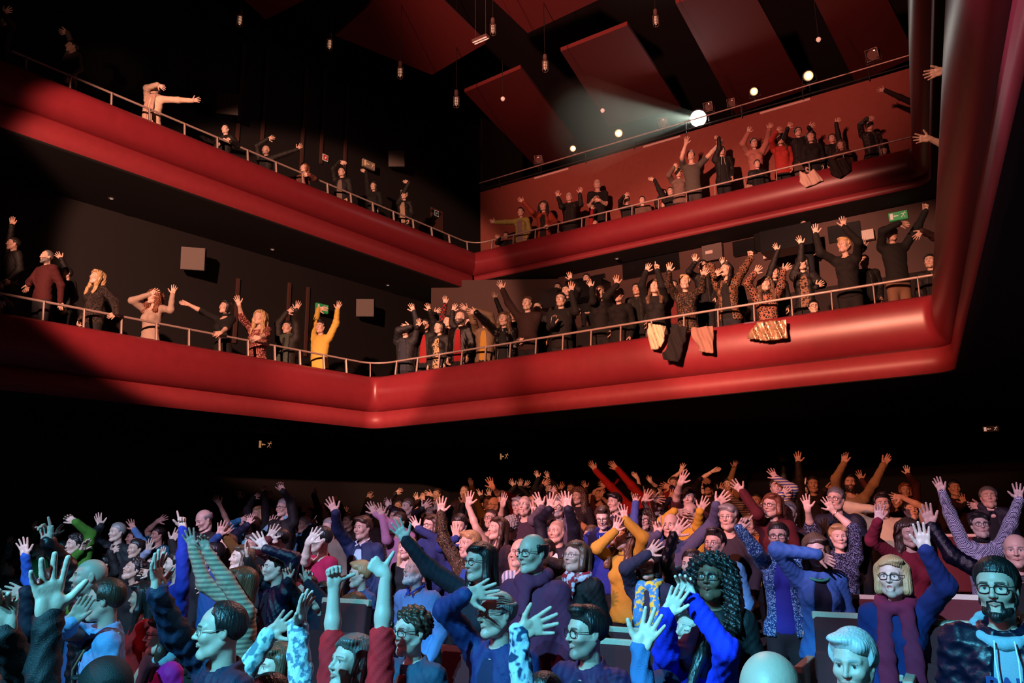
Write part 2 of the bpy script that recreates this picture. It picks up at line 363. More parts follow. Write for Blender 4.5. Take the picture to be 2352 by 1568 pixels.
def arm_asset(pose, h):
    key = ('arm', pose, h)
    if key in CACHE: return CACHE[key]
    sp, curl, td = HAND[pose]
    za = np.concatenate([np.arange(-.09, .50, .014), np.arange(.50, .745, h)])
    g = Grid(lin(-.085, .12, h), lin(-.105, .075, h), za)
    g.add(cap((0, 0, 0), (0, 0, .24), .050, .043), 0); g.add(cap((0, 0, .24), (0, 0, .28), .043, .04), .02)
    g.add(cap((0, .0, .28), (0, 0, .36), .039, .041), .02); g.add(cap((0, 0, .36), (0, 0, .53), .040, .0265, (.92, 1.15)), .02)
    g.add(cap((0, 0, .52), (0, 0, .55), .027, .026, (.85, 1.3)), .015)
    W = .53
    g.add(cap((.012, 0, W + .02), (.024, .0, W + .088), .020, .0175, (1, 1.35)), .02)
    g.add(cap((-.012, 0, W + .02), (-.022, .0, W + .084), .019, .0165, (1, 1.35)), .02)
    g.add(cap((0, 0, W + .03), (.002, .0, W + .09), .018, .016, (1, 1.3)), .015)
    g.add(ell((.022, -.012, W + .035), (.019, .014, .03)), .012); g.add(ell((-.022, -.010, W + .03), (.014, .011, .03)), .012)
    palm = g.F
    fx = [(.0305, .090, .073), (.0105, .095, .081), (-.010, .092, .075), (-.029, .083, .059)]
    rest = np.full_like(g.F, .08)
    for i, (bx, bz, L) in enumerate(fx):
        gg = Grid.__new__(Grid); gg.ax = g.ax; gg.F = np.full_like(g.F, .08)
        a = math.radians(sp) * (1.35 - i) * .9
        side = np.array([math.sin(a), 0, math.cos(a)]); p = np.array([bx, 0, W + bz - .012]); r = .0102 - (.0012 if i == 3 else 0)
        c = 0; q = p + side * .014; gg.add(cap(p, q, r + .001, r), 0); p = q
        for j, (fl, an) in enumerate(zip((.46, .30, .24), curl[i])):
            c += math.radians(an); d = side * math.cos(c) + np.array([0, -1, 0]) * math.sin(c)
            q = p + d * L * fl; gg.add(cap(p, q, r, r - .0007), .003); r -= .0007; p = q
        rest = np.minimum(rest, gg.F) if i == 0 else smin(rest, gg.F, .0015)
    td = np.array(td) / np.linalg.norm(td)
    p = np.array([.026, -.006, W + .03]); t2 = td * .75 + np.array([0, -.12, .35]); t2 /= np.linalg.norm(t2)
    gt = Grid.__new__(Grid); gt.ax = g.ax; gt.F = np.full_like(g.F, .08)
    q = p + td * .036; gt.add(cap(p, q, .0165, .0135), 0); p = q; q = p + (td if pose == 't' else t2) * .033; gt.add(cap(p, q, .0118, .0105), .004); p = q
    q = p + (td if pose == 't' else t2) * .02; gt.add(cap(p, q, .0105, .0088), .004)
    g.F = smin(smin(palm, rest, .006), gt.F, .008)
    V, Q = g.mesh(); CACHE[key] = (V, Q); return V, Q
def sstep(a, b, x):
    t = np.clip((x - a) / (b - a), 0, 1); return t * t * (3 - 2 * t)
def basis(z, y):
    """columns x,y,z : z given, y as near the given as possible"""
    z = z / np.linalg.norm(z); y = y - z * (y @ z); n = np.linalg.norm(y)
    if n < 1e-5: y = np.array([0, 0, 1.]) - z * z[2]; n = np.linalg.norm(y)
    y = y / n; return np.stack([np.cross(y, z), y, z], 1)
def pose_arm(pose, h, S, E, W, Fd, Nn, side, s, kl):
    """bend the arm: S,E,W joints; Fd fingers' direction; Nn the palm's normal; kl stretch of the bones"""
    V, Q = arm_asset(pose, h); V = V.copy()
    if side == 'b': V[:, 0] *= -1; Q = Q[:, ::-1]
    z = V[:, 2]
    Rh = basis(Fd, -Nn); Rf0 = basis(W - E, -Nn)
    Ru = basis(E - S, Rf0[:, 1]); w1 = sstep(.25, .31, z)[:, None]; w2 = sstep(.50, .555, z)[:, None]
    loc = V * s
    zu = np.stack([loc[:, 0], loc[:, 1], z * s * kl], 1)
    Pu = S + zu @ Ru.T
    zf = np.stack([loc[:, 0], loc[:, 1], (z - LU) * s * kl], 1); Pf = E + zf @ Rf0.T
    zh = np.stack([loc[:, 0], loc[:, 1], (z - LU - LF) * s], 1); Ph = W + zh @ Rh.T
    P = Pu * (1 - w1) + Pf * w1; P = P * (1 - w2) + Ph * w2
    return P, Q
# ---------------------------------------------------------------- clothes
def body_prims(sex, fat=0.0):
    w = 1.0 if sex == 'm' else .9
    P = [(ell((0, .0, -.2), (.165 * w + fat, .112 + fat, .2)), 0), (ell((0, -.01 - fat * .5, -.42), (.148 * w + fat, .112 + fat * 1.4, .2)), .06),
         (ell((0, .0, -.6), (.165 + fat * .8, .122 + fat, .14)), .06), (cap((-.15 * w, .005, -.062), (.15 * w, .005, -.062), .056, .056), .05),
         (cap((0, .02, -.05), (0, .02, .0), .075, .06), .04)]
    if sex == 'f':
        for s in (-1, 1): P.append((ell((s * .068, -.082, -.2), (.062, .06, .065)), .03))
    return P
def torso_skin(sex, h):
    key = ('torso', sex, h)
    if key not in CACHE:
        g = Grid(lin(-.3, .3, h), lin(-.2, .2, h), lin(-.72, .08, h))
        for p, k in body_prims(sex): g.add(p, k, off=-.008)
        CACHE[key] = g.mesh()
    return CACHE[key]
def legs_asset(skirt):
    key = ('legs', skirt)
    if key in CACHE: return CACHE[key]
    h = .02; g = Grid(lin(-.26, .26, h), lin(-.22, .22, h), lin(-1.5, -.45, h))
    g.add(ell((0, 0, -.6), (.168, .125, .14)), 0)
    if skirt: g.add(cap((0, 0, -.62), (0, 0, -.85), .17, .2), .05)
    for s in (-1, 1):
        g.add(cap((s * .085, 0, -.66), (s * .095, -.01, -1.0), .092, .066), .04)
        g.add(cap((s * .095, -.01, -1.0), (s * .1, .015, -1.36), .064, .05), .03)
    V, Q = g.mesh()
    g = Grid(lin(-.26, .26, .016), lin(-.25, .15, .016), lin(-1.47, -1.3, .016))
    for s in (-1, 1):
        g.add(cap((s * .1, .03, -1.39), (s * .115, -.15, -1.405), .045, .036), .02)
        g.add(cap((s * .1, .02, -1.33), (s * .1, .03, -1.39), .05, .048), .02)
    g.F[:, :, g.ax[2] < -1.43] = .05
    V2, Q2 = g.mesh()
    CACHE[key] = (np.concatenate([V, V2]), np.concatenate([Q, Q2 + len(V)]), np.r_[np.zeros(len(Q), int), np.ones(len(Q2), int)])
    return CACHE[key]
def cloth_mesh(sex, h, arms, style, fat, rng):
    """arms: list of (S,E,W,sleeve 0..2) in body coordinates"""
    th = {'tee': .006, 'shirt': .010, 'sweater': .013, 'jacket': .014, 'puffer': .024, 'dress': .008, 'tank': .004}.get(style, .010) + (.004 if h > .013 else 0)
    pts = [np.array([-.3, -.25, -.68]), np.array([.3, .22, .1])]
    for S, E, W, sl in arms: pts += [S - .1, S + .1, E - .1, E + .1] + ([W - .09, W + .09] if sl > 1 else [])
    lo = np.min(pts, 0); hi = np.max(pts, 0)
    g = Grid(lin(lo[0], hi[0], h), lin(lo[1], hi[1], h), lin(lo[2], hi[2], h))
    for p, k in body_prims(sex, fat): g.add(p, k, off=th)
    X, Y, Z = g.xyz()
    if style == 'dress' or style == 'jacket': g.add(ell((0, .0, -.64), (.18 + fat, .135 + fat, .14)), .04, off=th)
    g.F = np.maximum(g.F, F32(-.66) - Z)                                   # hem
    A = Grid.__new__(Grid); A.ax = g.ax; A.F = np.full_like(g.F, .08)
    for S, E, W, sl in arms:
        a, b = 1.0, 1.0
        if sl <= 0: continue
        e1 = S + (E - S) * min(sl, 1); r0 = .054
        A.add(cap(S, e1, r0, .047 + (.006 if sl < 1 else 0)), .02, off=th)
        if sl > 1:
            e2 = E + (W - E) * min(sl - 1, 1); A.add(cap(E, e2, .044, .031 + (.012 * (2 - sl))), .035, off=th)
    g.F = smin(g.F, A.F, .04)
    ph = rng.random(6) * 6.28; am = F32({'jacket': .0045, 'puffer': .004, 'sweater': .0035, 'shirt': .004}.get(style, .0028) * (1.25 if h < .011 else .9))
    wv = np.sin(Z * 26 + X * 34 + F32(ph[0]) + 1.8 * np.sin(Y * 17 + X * 11)); w2 = np.sin(X * 58 - Z * 47 + Y * 36 + F32(ph[1]) + 1.5 * np.sin(Z * 14 + Y * 9))
    g.F += am * (F32(1.6) * np.abs(wv) + F32(1.3) * np.abs(w2) - F32(1.7))
    if style == 'puffer': g.F += F32(.007) * np.abs(np.sin(Z * 52 + X * 3)).astype(F32)
    # neck opening
    if style in ('tee', 'tank', 'dress'): g.add(ell((0, -.03, .015), (.095, .105, .085)), .008, sub=True)
    elif style == 'vneck':
        g.add(ell((0, -.02, .03), (.08, .09, .07)), .008, sub=True); g.add(cap((0, -.12, .0), (0, -.16, -.13), .055, .012), .01, sub=True)
    elif style == 'shirt': g.add(ell((0, -.04, .03), (.07, .08, .075)), .006, sub=True); g.add(cap((0, -.13, -.02), (0, -.15, -.09), .03, .01), .01, sub=True)
    else: g.add(ell((0, -.01, .05), (.072, .08, .07)), .006, sub=True)
    if style in ('jacket', 'puffer'):                                       # open front
        g.add(cap((0, -.16, -.03), (0, -.19, -.75), .055, .098, (1, .6)), .008, sub=True)
    V, Q = g.mesh()
    return V, Q
def lining_mesh(sex, h):
    key = ('lining', sex, h)
    if key not in CACHE:
        g = Grid(lin(-.28, .28, h), lin(-.2, .2, h), lin(-.68, .06, h))
        for p, k in body_prims(sex): g.add(p, k, off=.004)
        X, Y, Z = g.xyz(); g.F = np.maximum(g.F, F32(-.64) - Z)
        g.add(ell((0, -.03, .02), (.085, .1, .08)), .008, sub=True)
        CACHE[key] = g.mesh()
    return CACHE[key]
def collar_mesh(sex, h, kind):
    key = ('collar', sex, h, kind)
    if key in CACHE: return CACHE[key]
    g = Grid(lin(-.24, .24, h), lin(-.26, .16, h), lin(-.6, .12, h))
    n = 14
    if kind in ('scarf', 'scarflong'):
        for i in range(n):
            a0, a1 = 2 * math.pi * i / n, 2 * math.pi * (i + 1) / n
            pt = lambda a: (.085 * math.sin(a), .0 - .085 * math.cos(a), .02 + .028 * math.cos(a) * -1)
            g.add(cap(pt(a0), pt(a1), .034, .034, (1, 1)), .02)
        if kind == 'scarflong':
            for s in (-1, 1):
                g.add(cap((s * .06, -.09, -.02), (s * .075, -.15, -.28), .04, .05, (1, 1.7)), .02); g.add(cap((s * .075, -.15, -.28), (s * .07, -.15, -.55), .05, .055, (1, 1.9)), .02)
        else:
            g.add(cap((0, -.1, .0), (.01, -.15, -.16), .05, .03, (.9, 1.5)), .03)
    elif kind == 'hood':
        for i in range(n):
            a0, a1 = 2 * math.pi * i / n, 2 * math.pi * (i + 1) / n
            pt = lambda a: (.098 * math.sin(a), .02 - .105 * math.cos(a), .0 - .048 * math.cos(a))
            g.add(cap(pt(a0), pt(a1), .024, .024), .02)
        g.add(ell((0, .12, -.04), (.1, .05, .07)), .03)
    elif kind == 'turtle':
        for i in range(n):
            a0, a1 = 2 * math.pi * i / n, 2 * math.pi * (i + 1) / n
            pt = lambda a: (.062 * math.sin(a), .018 - .066 * math.cos(a), .025 - .006 * math.cos(a))
            g.add(cap(pt(a0), pt(a1), .014, .014), .01); g.add(cap(tuple(np.add(pt(a0), (0, 0, .02))), tuple(np.add(pt(a1), (0, 0, .02))), .012, .012), .01)
    else:  # shirt collar
        for s in (-1, 1):
            P = [(s * .012, -.082, -.012), (s * .055, -.055, .022), (s * .068, .01, .045), (s * .03, .075, .055), (0, .082, .055)]
            for a, b in zip(P, P[1:]): g.add(cap(a, b, .009, .009, (1, 1)), .006)
            g.add(cap((s * .025, -.085, -.008), (s * .045, -.1, -.04), .012, .005, (1, 1.8)), .008)
    X, Y, Z = g.xyz()
    if kind.startswith('scarf'): g.F += F32(.0028) * np.sin(Z * 70 + X * 60 + 2 * np.sin(Y * 40))
    CACHE[key] = g.mesh(); return CACHE[key]
def tube_mesh(path, r, n=6, closed=False):
    P = np.array(path, float); m = len(P); V = []; 
    for i in range(m):
        t = P[(i + 1) % m] - P[i - 1] if closed else P[min(i + 1, m - 1)] - P[max(i - 1, 0)]
        B = basis(t, np.array([.01, .02, 1.]) if abs(t[2]) < np.linalg.norm(t) * .9 else np.array([0, 1., 0]))
        for j in range(n):
            a = 2 * math.pi * j / n; V.append(P[i] + r * (B[:, 0] * math.cos(a) + B[:, 1] * math.sin(a)))
    Q = [(i * n + j, i * n + (j + 1) % n, ((i + 1) % m) * n + (j + 1) % n, ((i + 1) % m) * n + j) for i in range(m if closed else m - 1) for j in range(n)]
    return np.array(V), np.array(Q)
def glasses_asset(kind='r'):
    key = ('glasses', kind)
    if key in CACHE: return CACHE[key]
    Vs, Qs, o = [], [], 0
    def put(vq):
        nonlocal o
        Vs.append(vq[0]); Qs.append(vq[1] + o); o += len(vq[0])
    for s in (-1, 1):
        rx, rz = (.024, .019) if kind != 't' else (.022, .015)
        ring = []
        for i in range(20):
            a = 2 * math.pi * i / 20; e = 3 if kind != 'o' else 2
            cx = abs(math.cos(a)) ** (2 / e) * math.copysign(1, math.cos(a)); cz = abs(math.sin(a)) ** (2 / e) * math.copysign(1, math.sin(a))
            ring.append((s * .0325 + rx * cx, -.098 + .35 * abs(s * .0325 + rx * cx) ** 2 * 10 * .6, .004 + rz * cz))
        put(tube_mesh(ring, .0022 if kind != 't' else .0014, 6, True))
        put(tube_mesh([(s * .056, -.086, .01), (s * .078, -.05, .012), (s * .083, .01, .012), (s * .081, .03, -.004)], .002, 5))
    put(tube_mesh([(-.0095, -.098, .008), (0, -.101, .011), (.0095, -.098, .008)], .002, 5))
    CACHE[key] = (np.concatenate(Vs), np.concatenate(Qs)); return CACHE[key]
# ---------------------------------------------------------------- plan of the hall
def v2(*a): return np.array(a, float)
def unit(a): return a / np.linalg.norm(a)
def isect(p, d, q, e):
    t = np.linalg.solve(np.array([d, -e]).T, q - p); return p + d * t[0]
LA = v2(-7.12, 10.36); LD = unit(v2(-3.25, 15.4) - LA)            # lower left arm
LA = LA + v2(LD[1], -LD[0]) * .13; BA = v2(-2.74, 15.66); BD = unit(v2(5.66, 10.0) - BA)             # lower back arm
_p, _q = atz(2170, 0, 4.5)[:2], atz(2141, 640, 4.5)[:2]; RD = unit(_q - _p); RA = _p + v2(RD[1], -RD[0]) * .17
CL = isect(LA, LD, BA, BD); CR = isect(BA, BD, RA, RD)
ULA = v2(-6.83, 11.66); ULD = unit(v2(-2.58, 17.44) - ULA)
ULA = ULA + v2(ULD[1], -ULD[0]) * .16; UBA = v2(-.77, 19.2); UBD = unit(v2(7.46, 13.79) - UBA)
_p, _q = atz(2085, 0, 8.4)[:2], atz(2094, 330, 8.4)[:2]; URD = unit(_q - _p); URA = _p + v2(URD[1], -URD[0]) * .2
UCL = isect(ULA, ULD, UBA, UBD); UCR = isect(UBA, UBD, URA, URD)
RAILS = {'L': (CL - LD * 12, CL), 'B': (CL, CR), 'R': (CR, CR - RD * 9), 'W': (UCL - ULD * 14, UCL), 'U': (UCL, UCR)}
RAILSIDE = {'L': -1, 'B': -1, 'R': -1, 'W': -1, 'U': -1}
AX = v2(math.sin(math.radians(30.5)), math.cos(math.radians(30.5)))
def floor_lv(t): return float(np.interp(t, [0, 3.4, 5, 7, 9, 11, 14, 17], [0, 0, .05, .24, .44, .56, .80, .95]))
def floor_z(zone, N, off=.34):
    if zone == 'F':
        t = float(np.array(N[:2]) @ AX); return floor_lv((math.floor(t / .9) + .5) * .9)
    if zone in 'LBR': return 4.02 + (0 if off < .72 else .2 if off < 1.4 else 2.3)
    return 7.98

GROUPS = {'F': 'standing audience on the main floor', 'L': 'audience at the lower left balcony rail', 'B': 'audience in the lower back balcony', 'R': 'audience in the lower right balcony', 'W': 'audience at the upper left balcony rail', 'U': 'audience in the upper back balcony'}
def round_path(P, r, n=8):
    out = [P[0]]
    for a, b, c in zip(P, P[1:], P[2:]):
        u, w = unit(a - b), unit(c - b); ang = math.acos(np.clip(u @ w, -1, 1)); t = r / math.tan(ang / 2)
        p, q = b + u * t, b + w * t; cen = b + unit(u + w) * r / math.sin(ang / 2)
        a0 = math.atan2(*(p - cen)[::-1]); a1 = math.atan2(*(q - cen)[::-1]); da = (a1 - a0 + math.pi) % (2 * math.pi) - math.pi
        out += [cen + r * v2(math.cos(a0 + da * i / n), math.sin(a0 + da * i / n)) for i in range(n + 1)]
    return np.array(out + [P[-1]])
def path_frames(P):
    P = np.array(P); N = []
    for i in range(len(P)):
        a = unit(P[i] - P[i - 1]) if i else None; b = unit(P[i + 1] - P[i]) if i < len(P) - 1 else None
        a = b if a is None else a; b = a if b is None else b; t = unit(a + b); n = v2(t[1], -t[0])      # right-hand side = hall
        N.append(n / max(.3, n @ v2(a[1], -a[0])))
    return P, np.array(N)
def dens(P, step=.5):
    out = []
    for a, b in zip(P, P[1:]):
        k = max(1, int(np.linalg.norm(b - a) / step)); out += [a + (b - a) * i / k for i in range(k)]
    return np.array(out + [P[-1]])
def sweep(name, P, prof, m, midx=None, parent=None, smooth=True):
    P, N = path_frames(P); V = []; 
    for p, n in zip(P, N):
        for pn, z in prof: V.append((*(p + n * pn), z))
    k = len(prof); Q = [(i * k + j, i * k + j + 1, (i + 1) * k + j + 1, (i + 1) * k + j) for i in range(len(P) - 1) for j in range(k - 1)]
    mi = None if midx is None else [midx[j] for i in range(len(P) - 1) for j in range(k - 1)]
    return mesh_obj(name, V, Q, m, parent, smooth=smooth, midx=mi)
def structure(o): o['kind'] = 'structure'; return o
def tag(o, label, cat, group=None, kind=None):
    o['label'] = label; o['category'] = cat
    if group: o['group'] = group
    if kind: o['kind'] = kind
    return o
def empty(name, loc, label, cat, group=None):
    o = bpy.data.objects.new(name, None); COL.objects.link(o); o.location = loc; o.empty_display_size = .1; return tag(o, label, cat, group)
def quads(name, polys, m, parent=None, thick=0):
    me = bpy.data.meshes.new(name); V = []; F = []
    for p in polys: F.append(tuple(range(len(V), len(V) + len(p)))); V += [tuple(q) for q in p]
    me.from_pydata(V, [], F); me.materials.append(m); o = link(name, me, parent)
    if thick:
        s = o.modifiers.new('thickness', 'SOLIDIFY'); s.thickness = thick; s.offset = 0
    return o
def box(name, c, ax, size, m, parent=None, bev=.0):
    """box centred at c; ax = unit plan direction of its x side"""
    x = np.array([ax[0], ax[1], 0]); y = np.array([-ax[1], ax[0], 0]); z = np.array([0, 0, 1.]); V = []
    for i in (-1, 1):
        for j in (-1, 1):
            for k in (-1, 1): V.append(np.array(c) + (x * i * size[0] + y * j * size[1] + z * k * size[2]) / 2)
    F = [(0, 1, 3, 2), (4, 6, 7, 5), (0, 4, 5, 1), (2, 3, 7, 6), (0, 2, 6, 4), (1, 5, 7, 3)]
    me = bpy.data.meshes.new(name); me.from_pydata([tuple(v) for v in V], [], F); me.materials.append(m); o = link(name, me, parent)
    if bev: b = o.modifiers.new('bevel', 'BEVEL'); b.width = bev; b.segments = 2
    return o
def zone_depth(zone, u, v, off):
    """depth at which the pixel ray meets the upright plane 'off' metres behind the rail of a balcony"""
    p, q = RAILS[zone]; p = np.array(p, float); q = np.array(q, float); t = (q - p) / np.linalg.norm(q - p)
    n = np.array([t[1], -t[0]]) * RAILSIDE[zone]         # pointing away from the hall
    d = ray(u, v); a = (p + n * off) - CAM[:2]
    return float((a @ n) / (d[:2] @ n))
def onplane(u, v, zone, off):
    return atd(u, v, zone_depth(zone, u, v, off))
def rb(a, b, n=5): return a
M_RED = mat('red_satin_paint', (.20, .018, .026), .36, bump=(7, .06)); M_REDD = mat('red_fascia_paint', (.23, .024, .032), .5, bump=(9, .05))
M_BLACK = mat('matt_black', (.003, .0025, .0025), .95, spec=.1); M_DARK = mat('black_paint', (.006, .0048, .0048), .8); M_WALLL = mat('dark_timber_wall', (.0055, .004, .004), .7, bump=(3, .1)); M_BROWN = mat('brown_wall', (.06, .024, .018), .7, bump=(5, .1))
M_WALLR = mat('red_brown_wall', (.20, .045, .03), .75, bump=(8, .05)); M_PANEL = mat('acoustic_panel', (.19, .028, .026), .8, bump=(30, .2)); M_FLOOR = mat('dark_floor', (.02, .014, .014), .8)
M_STEEL = mat('rail_steel', (.42, .32, .28), .4, .25); M_GRIL = mat('speaker_grille', (.16, .135, .12), .8, bump=(300, .5)); M_SEAT = mat('seat_velvet', (.09, .008, .012), .9); M_WOOD = mat('seat_wood', (.55, .40, .30), .5)
# ---------------------------------------------------------------- the shell
PLOW = [CL - LD * 13, CL, CR, CR - RD * 14]
PUP_L = [UCL - ULD * 15, UCL]; PUP = [UCL, UCR, UCR - URD * 14]
def bulge(z0, z1, w, n=14):
    out = [(-.42, z0 - .02), (-.42, z0), (-.03, z0), (0, z0 + .012), (.012, z0 - .005)]; zc = (z0 + z1) / 2 + .02
    for i in range(1, n):
        a = math.pi * i / n; out.append((.01 + w * math.sin(a) ** .85 - .12 * (i / n) ** 3, z0 - (z0 - z1) * (1 - math.cos(a)) / 2))
    return out + [(-.12, z1)]
b1 = bulge(4.8, 4.09, .16); pr = b1 + [(-.02, z) for z in (4.09, 3.76)] + [(-.12, 3.75), (-7.6, 3.75)]
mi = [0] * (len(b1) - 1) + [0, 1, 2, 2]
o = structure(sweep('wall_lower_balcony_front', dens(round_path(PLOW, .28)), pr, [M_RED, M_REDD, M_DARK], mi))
b2 = bulge(8.72, 8.1, .2); pr = b2 + [(-.03, 8.1), (-.05, 7.96), (-.1, 7.95), (-3.6, 7.95)]
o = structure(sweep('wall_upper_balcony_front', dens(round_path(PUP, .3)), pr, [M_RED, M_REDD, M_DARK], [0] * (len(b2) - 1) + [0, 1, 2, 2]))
b3 = bulge(8.72, 8.12, .22); pr = b3 + [(-.03, 8.1), (-.03, 7.72), (-.1, 7.7), (-3.0, 7.7)]
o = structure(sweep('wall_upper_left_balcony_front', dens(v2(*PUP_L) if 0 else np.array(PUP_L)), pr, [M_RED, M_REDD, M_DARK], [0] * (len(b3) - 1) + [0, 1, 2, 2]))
ZL, ZU = 4.02, 7.98
structure(sweep('floor_lower_balcony', dens(round_path(PLOW, .28)), [(-.1, ZL), (-.72, ZL), (-.72, ZL + .2), (-1.4, ZL + .2), (-1.4, ZL + .45), (-2.3, ZL + .45), (-2.3, ZL + .8), (-3.2, ZL + .8), (-3.2, ZL + 1.2), (-4.2, ZL + 1.2), (-4.2, ZL + 2.3), (-7.6, ZL + 2.3)], M_FLOOR, smooth=False))
structure(sweep('floor_upper_balcony', dens(round_path(PUP, .3)), [(-.1, ZU), (-3.6, ZU)], M_FLOOR))
structure(sweep('floor_upper_left_balcony', np.array(PUP_L), [(-.1, ZU), (-3.0, ZU)], M_FLOOR))
def vwall(name, a, b, z0, z1, m, thick=.1):
    return structure(quads(name, [[(*a, z0), (*b, z0), (*b, z1), (*a, z1)]], m, thick=thick))
LN, BN, RN = v2(LD[1], -LD[0]), v2(BD[1], -BD[0]), v2(-RD[1], RD[0])      # toward the hall
wl0, wl1 = LA - LN * 2.5 - LD * 10, LA - LN * 2.5 + LD * 20
vwall('wall_left', wl0, wl1, -.5, 14, M_WALLL)
vwall('wall_back', CL - BN * 13.5 - BD * 8, CL - BN * 13.5 + BD * 24, -.5, 14, M_DARK)
vwall('wall_right', CR - RN * 4.5 + RD * 6, CR - RN * 4.5 - RD * 18, -.5, 14, M_DARK)
vwall('wall_rear_stalls', CL - BN * 5.2 - BD * 4, CL - BN * 5.2 + BD * 16, -.5, 3.75, M_BLACK)
structure(quads('ceiling', [[(-16, -6, 13.6), (22, -6, 13.6), (22, 36, 13.6), (-16, 36, 13.6)]], M_DARK))
# vertical battens on the left wall
for k, (u, v0, v1) in enumerate([(548, 100, 330), (690, 150, 520), (737, 160, 380), (790, 190, 420), (538, 640, 790), (657, 650, 800), (700, 660, 820), (604, 110, 330)]):
    def onw(u, v):
        d = ray(u, v); n = v2(-LD[1], LD[0]); a = wl0 - CAM[:2]; return CAM + d * float((a @ n) / (d[:2] @ n))
    p, q = onw(u, v0), onw(u, v1); z0, z1 = sorted((p[2], q[2]))
    structure(box('trim_%d' % (k + 1), (*(onw(u, (v0 + v1) / 2)[:2] + LN * .07), (z0 + z1) / 2), LD, (.07, .05, z1 - z0), M_BROWN))
# lower back wall with booth windows
A, B = CL - BN * 5.05 + BD * 1.5, CL - BN * 5.05 + BD * 13.5
vwall('wall_back_lower_booths', A, B, ZL, 7.94, M_BROWN)
structure(quads('wall_corner_lower', [[(*(CL - BN * 5.05 + BD * 1.5), ZL), (*(CL - BN * 3.2 - BD * 1.2), ZL), (*(CL - BN * 3.2 - BD * 1.2), 7.9), (*(CL - BN * 5.05 + BD * 1.5), 7.9)]], M_BROWN, thick=.1))
# upper back wall
pt = [onplane(1106, 445, 'U', 1.35), onplane(2046, 170, 'U', 1.35)]
zt = pt[0][2], pt[1][2]
print('upper wall tops', zt)
ztop = (zt[0] + zt[1]) / 2
UN = v2(UBD[1], -UBD[0])
q0 = pt[0][:2]; q1 = UCR - UN * 1.35 + UBD * 1.2
vwall('wall_back_upper', q0, q1, ZU, ztop, M_WALLR, .12)
structure(quads('wall_recess_upper', [[(*q0, ZU), (*(q0 - UN * 2.2), ZU), (*(q0 - UN * 2.2), 13.5), (*q0, 13.5)]], M_DARK, thick=.06))
structure(box('floor_lighting_gallery', (*((q0 + q1) / 2 - UN * 1.1), ztop - .06), UBD, (np.linalg.norm(q1 - q0), 2.1, .1), M_DARK))

# ---------------------------------------------------------------- railings
def railing(P, z, zlip, step, label, rr, set_back=.07, rad=.4):
    root = empty('railing', (*P[0], zlip), label, 'railing'); org = np.array([*P[0], zlip])
    R = round_path(P, rad) if len(P) > 2 else np.array(P); R = dens(R, .35); F, N = path_frames(R)
    path = np.c_[F - N * set_back, np.full(len(F), z)]
    V, Q = tube_mesh(path - org, rr, 8); mesh_obj('top_rail', V, Q, M_STEEL, root)
    acc = .2; 
    for (a, b), (na, nb) in zip(zip(F, F[1:]), zip(N, N[1:])):
        L = np.linalg.norm(b - a)
        while acc <= L:
            t = acc / L; p = a + (b - a) * t; n = unit(na + (nb - na) * t); d = unit(b - a)
            Vp = []
            for zz, nn in ((zlip, -.03), (z, -set_back)):
                for i, j in ((-1, -1), (1, -1), (1, 1), (-1, 1)): Vp.append((*(p + n * (nn + .028 * i) + d * .008 * j), zz))
            mesh_obj('post', np.array(Vp) - org, [(0, 1, 5, 4), (1, 2, 6, 5), (2, 3, 7, 6), (3, 0, 4, 7)], M_STEEL, root, smooth=False); acc += step
        acc -= L
    return root
railing([CL - LD * 8.2, CL, CR + RD * 0 + BD * 0], 5.1, 4.8, .56, 'long steel handrail with flat posts along the lower balcony', .02)
railing([UCL - ULD * 11, UCL, UCR], 9.0, 8.72, .66, 'long steel handrail with flat posts along the upper balcony', .02)
# ---------------------------------------------------------------- ceiling panels, pendants
def slab(name, px, label, group, m, th=.09):
    P = [atz(u, v, z) for u, v, z in px]; c = sum(P) / len(P); n = np.cross(P[1] - P[0], P[3] - P[0]); n /= np.linalg.norm(n); n = n if n[2] > 0 else -n
    V = [p - c for p in P] + [p - c + n * th for p in P]
    F = [(0, 1, 2, 3), (7, 6, 5, 4), (0, 4, 5, 1), (1, 5, 6, 2), (2, 6, 7, 3), (3, 7, 4, 0)]
    me = bpy.data.meshes.new(name); me.from_pydata([tuple(v) for v in V], [], F); me.materials.append(m); o = link(name, me); o.location = c
    return tag(o, label, 'ceiling panel', group)
GP = 'dark red acoustic panels hung from the ceiling'
Z1, Z2 = 12.2, 12.75
slab('acoustic_panel', [(1067, 212, Z1), (1196, 157, Z1), (1345, 352, Z2), (1232, 385, Z2)], 'smallest red ceiling panel, hanging left of the spotlights', GP, M_PANEL)
slab('acoustic_panel', [(1288, 118, Z1), (1441, 58, Z1), (1566, 249, Z2), (1400, 292, Z2)], 'red ceiling panel pointing down at the white followspot', GP, M_PANEL)
slab('acoustic_panel', [(1552, 8, Z1), (1712, -52, Z1), (1852, 205, Z2), (1690, 262, Z2)], 'red ceiling panel above the right pair of lit spotlights', GP, M_PANEL)
slab('acoustic_panel', [(1840, -60, Z1), (1985, -110, Z1), (2105, 130, Z2), (1965, 190, Z2)], 'dim panel in the top right beside the column', GP, M_PANEL)
slab('acoustic_panel', [(505, -52, Z1), (735, -12 - 40, Z1), (700, 0, Z1), (610, 45, Z1)], 'red panel tip at the top edge, left of centre', GP, M_PANEL)
slab('acoustic_panel', [(940, -70, Z1), (1115, 100, Z1), (992, 172, Z1), (770, 82, Z1)], 'wide dark red ceiling panel behind the long fluorescent lamp', GP, M_PANEL)
slab('acoustic_panel', [(1250, -110, Z1), (1400, -12, Z1), (1212, 76, Z1), (1090, -40, Z1)], 'red ceiling panel at the top edge above the middle', GP, M_PANEL)
M_LAMP = mat('lamp_housing', (.25, .18, .16), .4, .5)
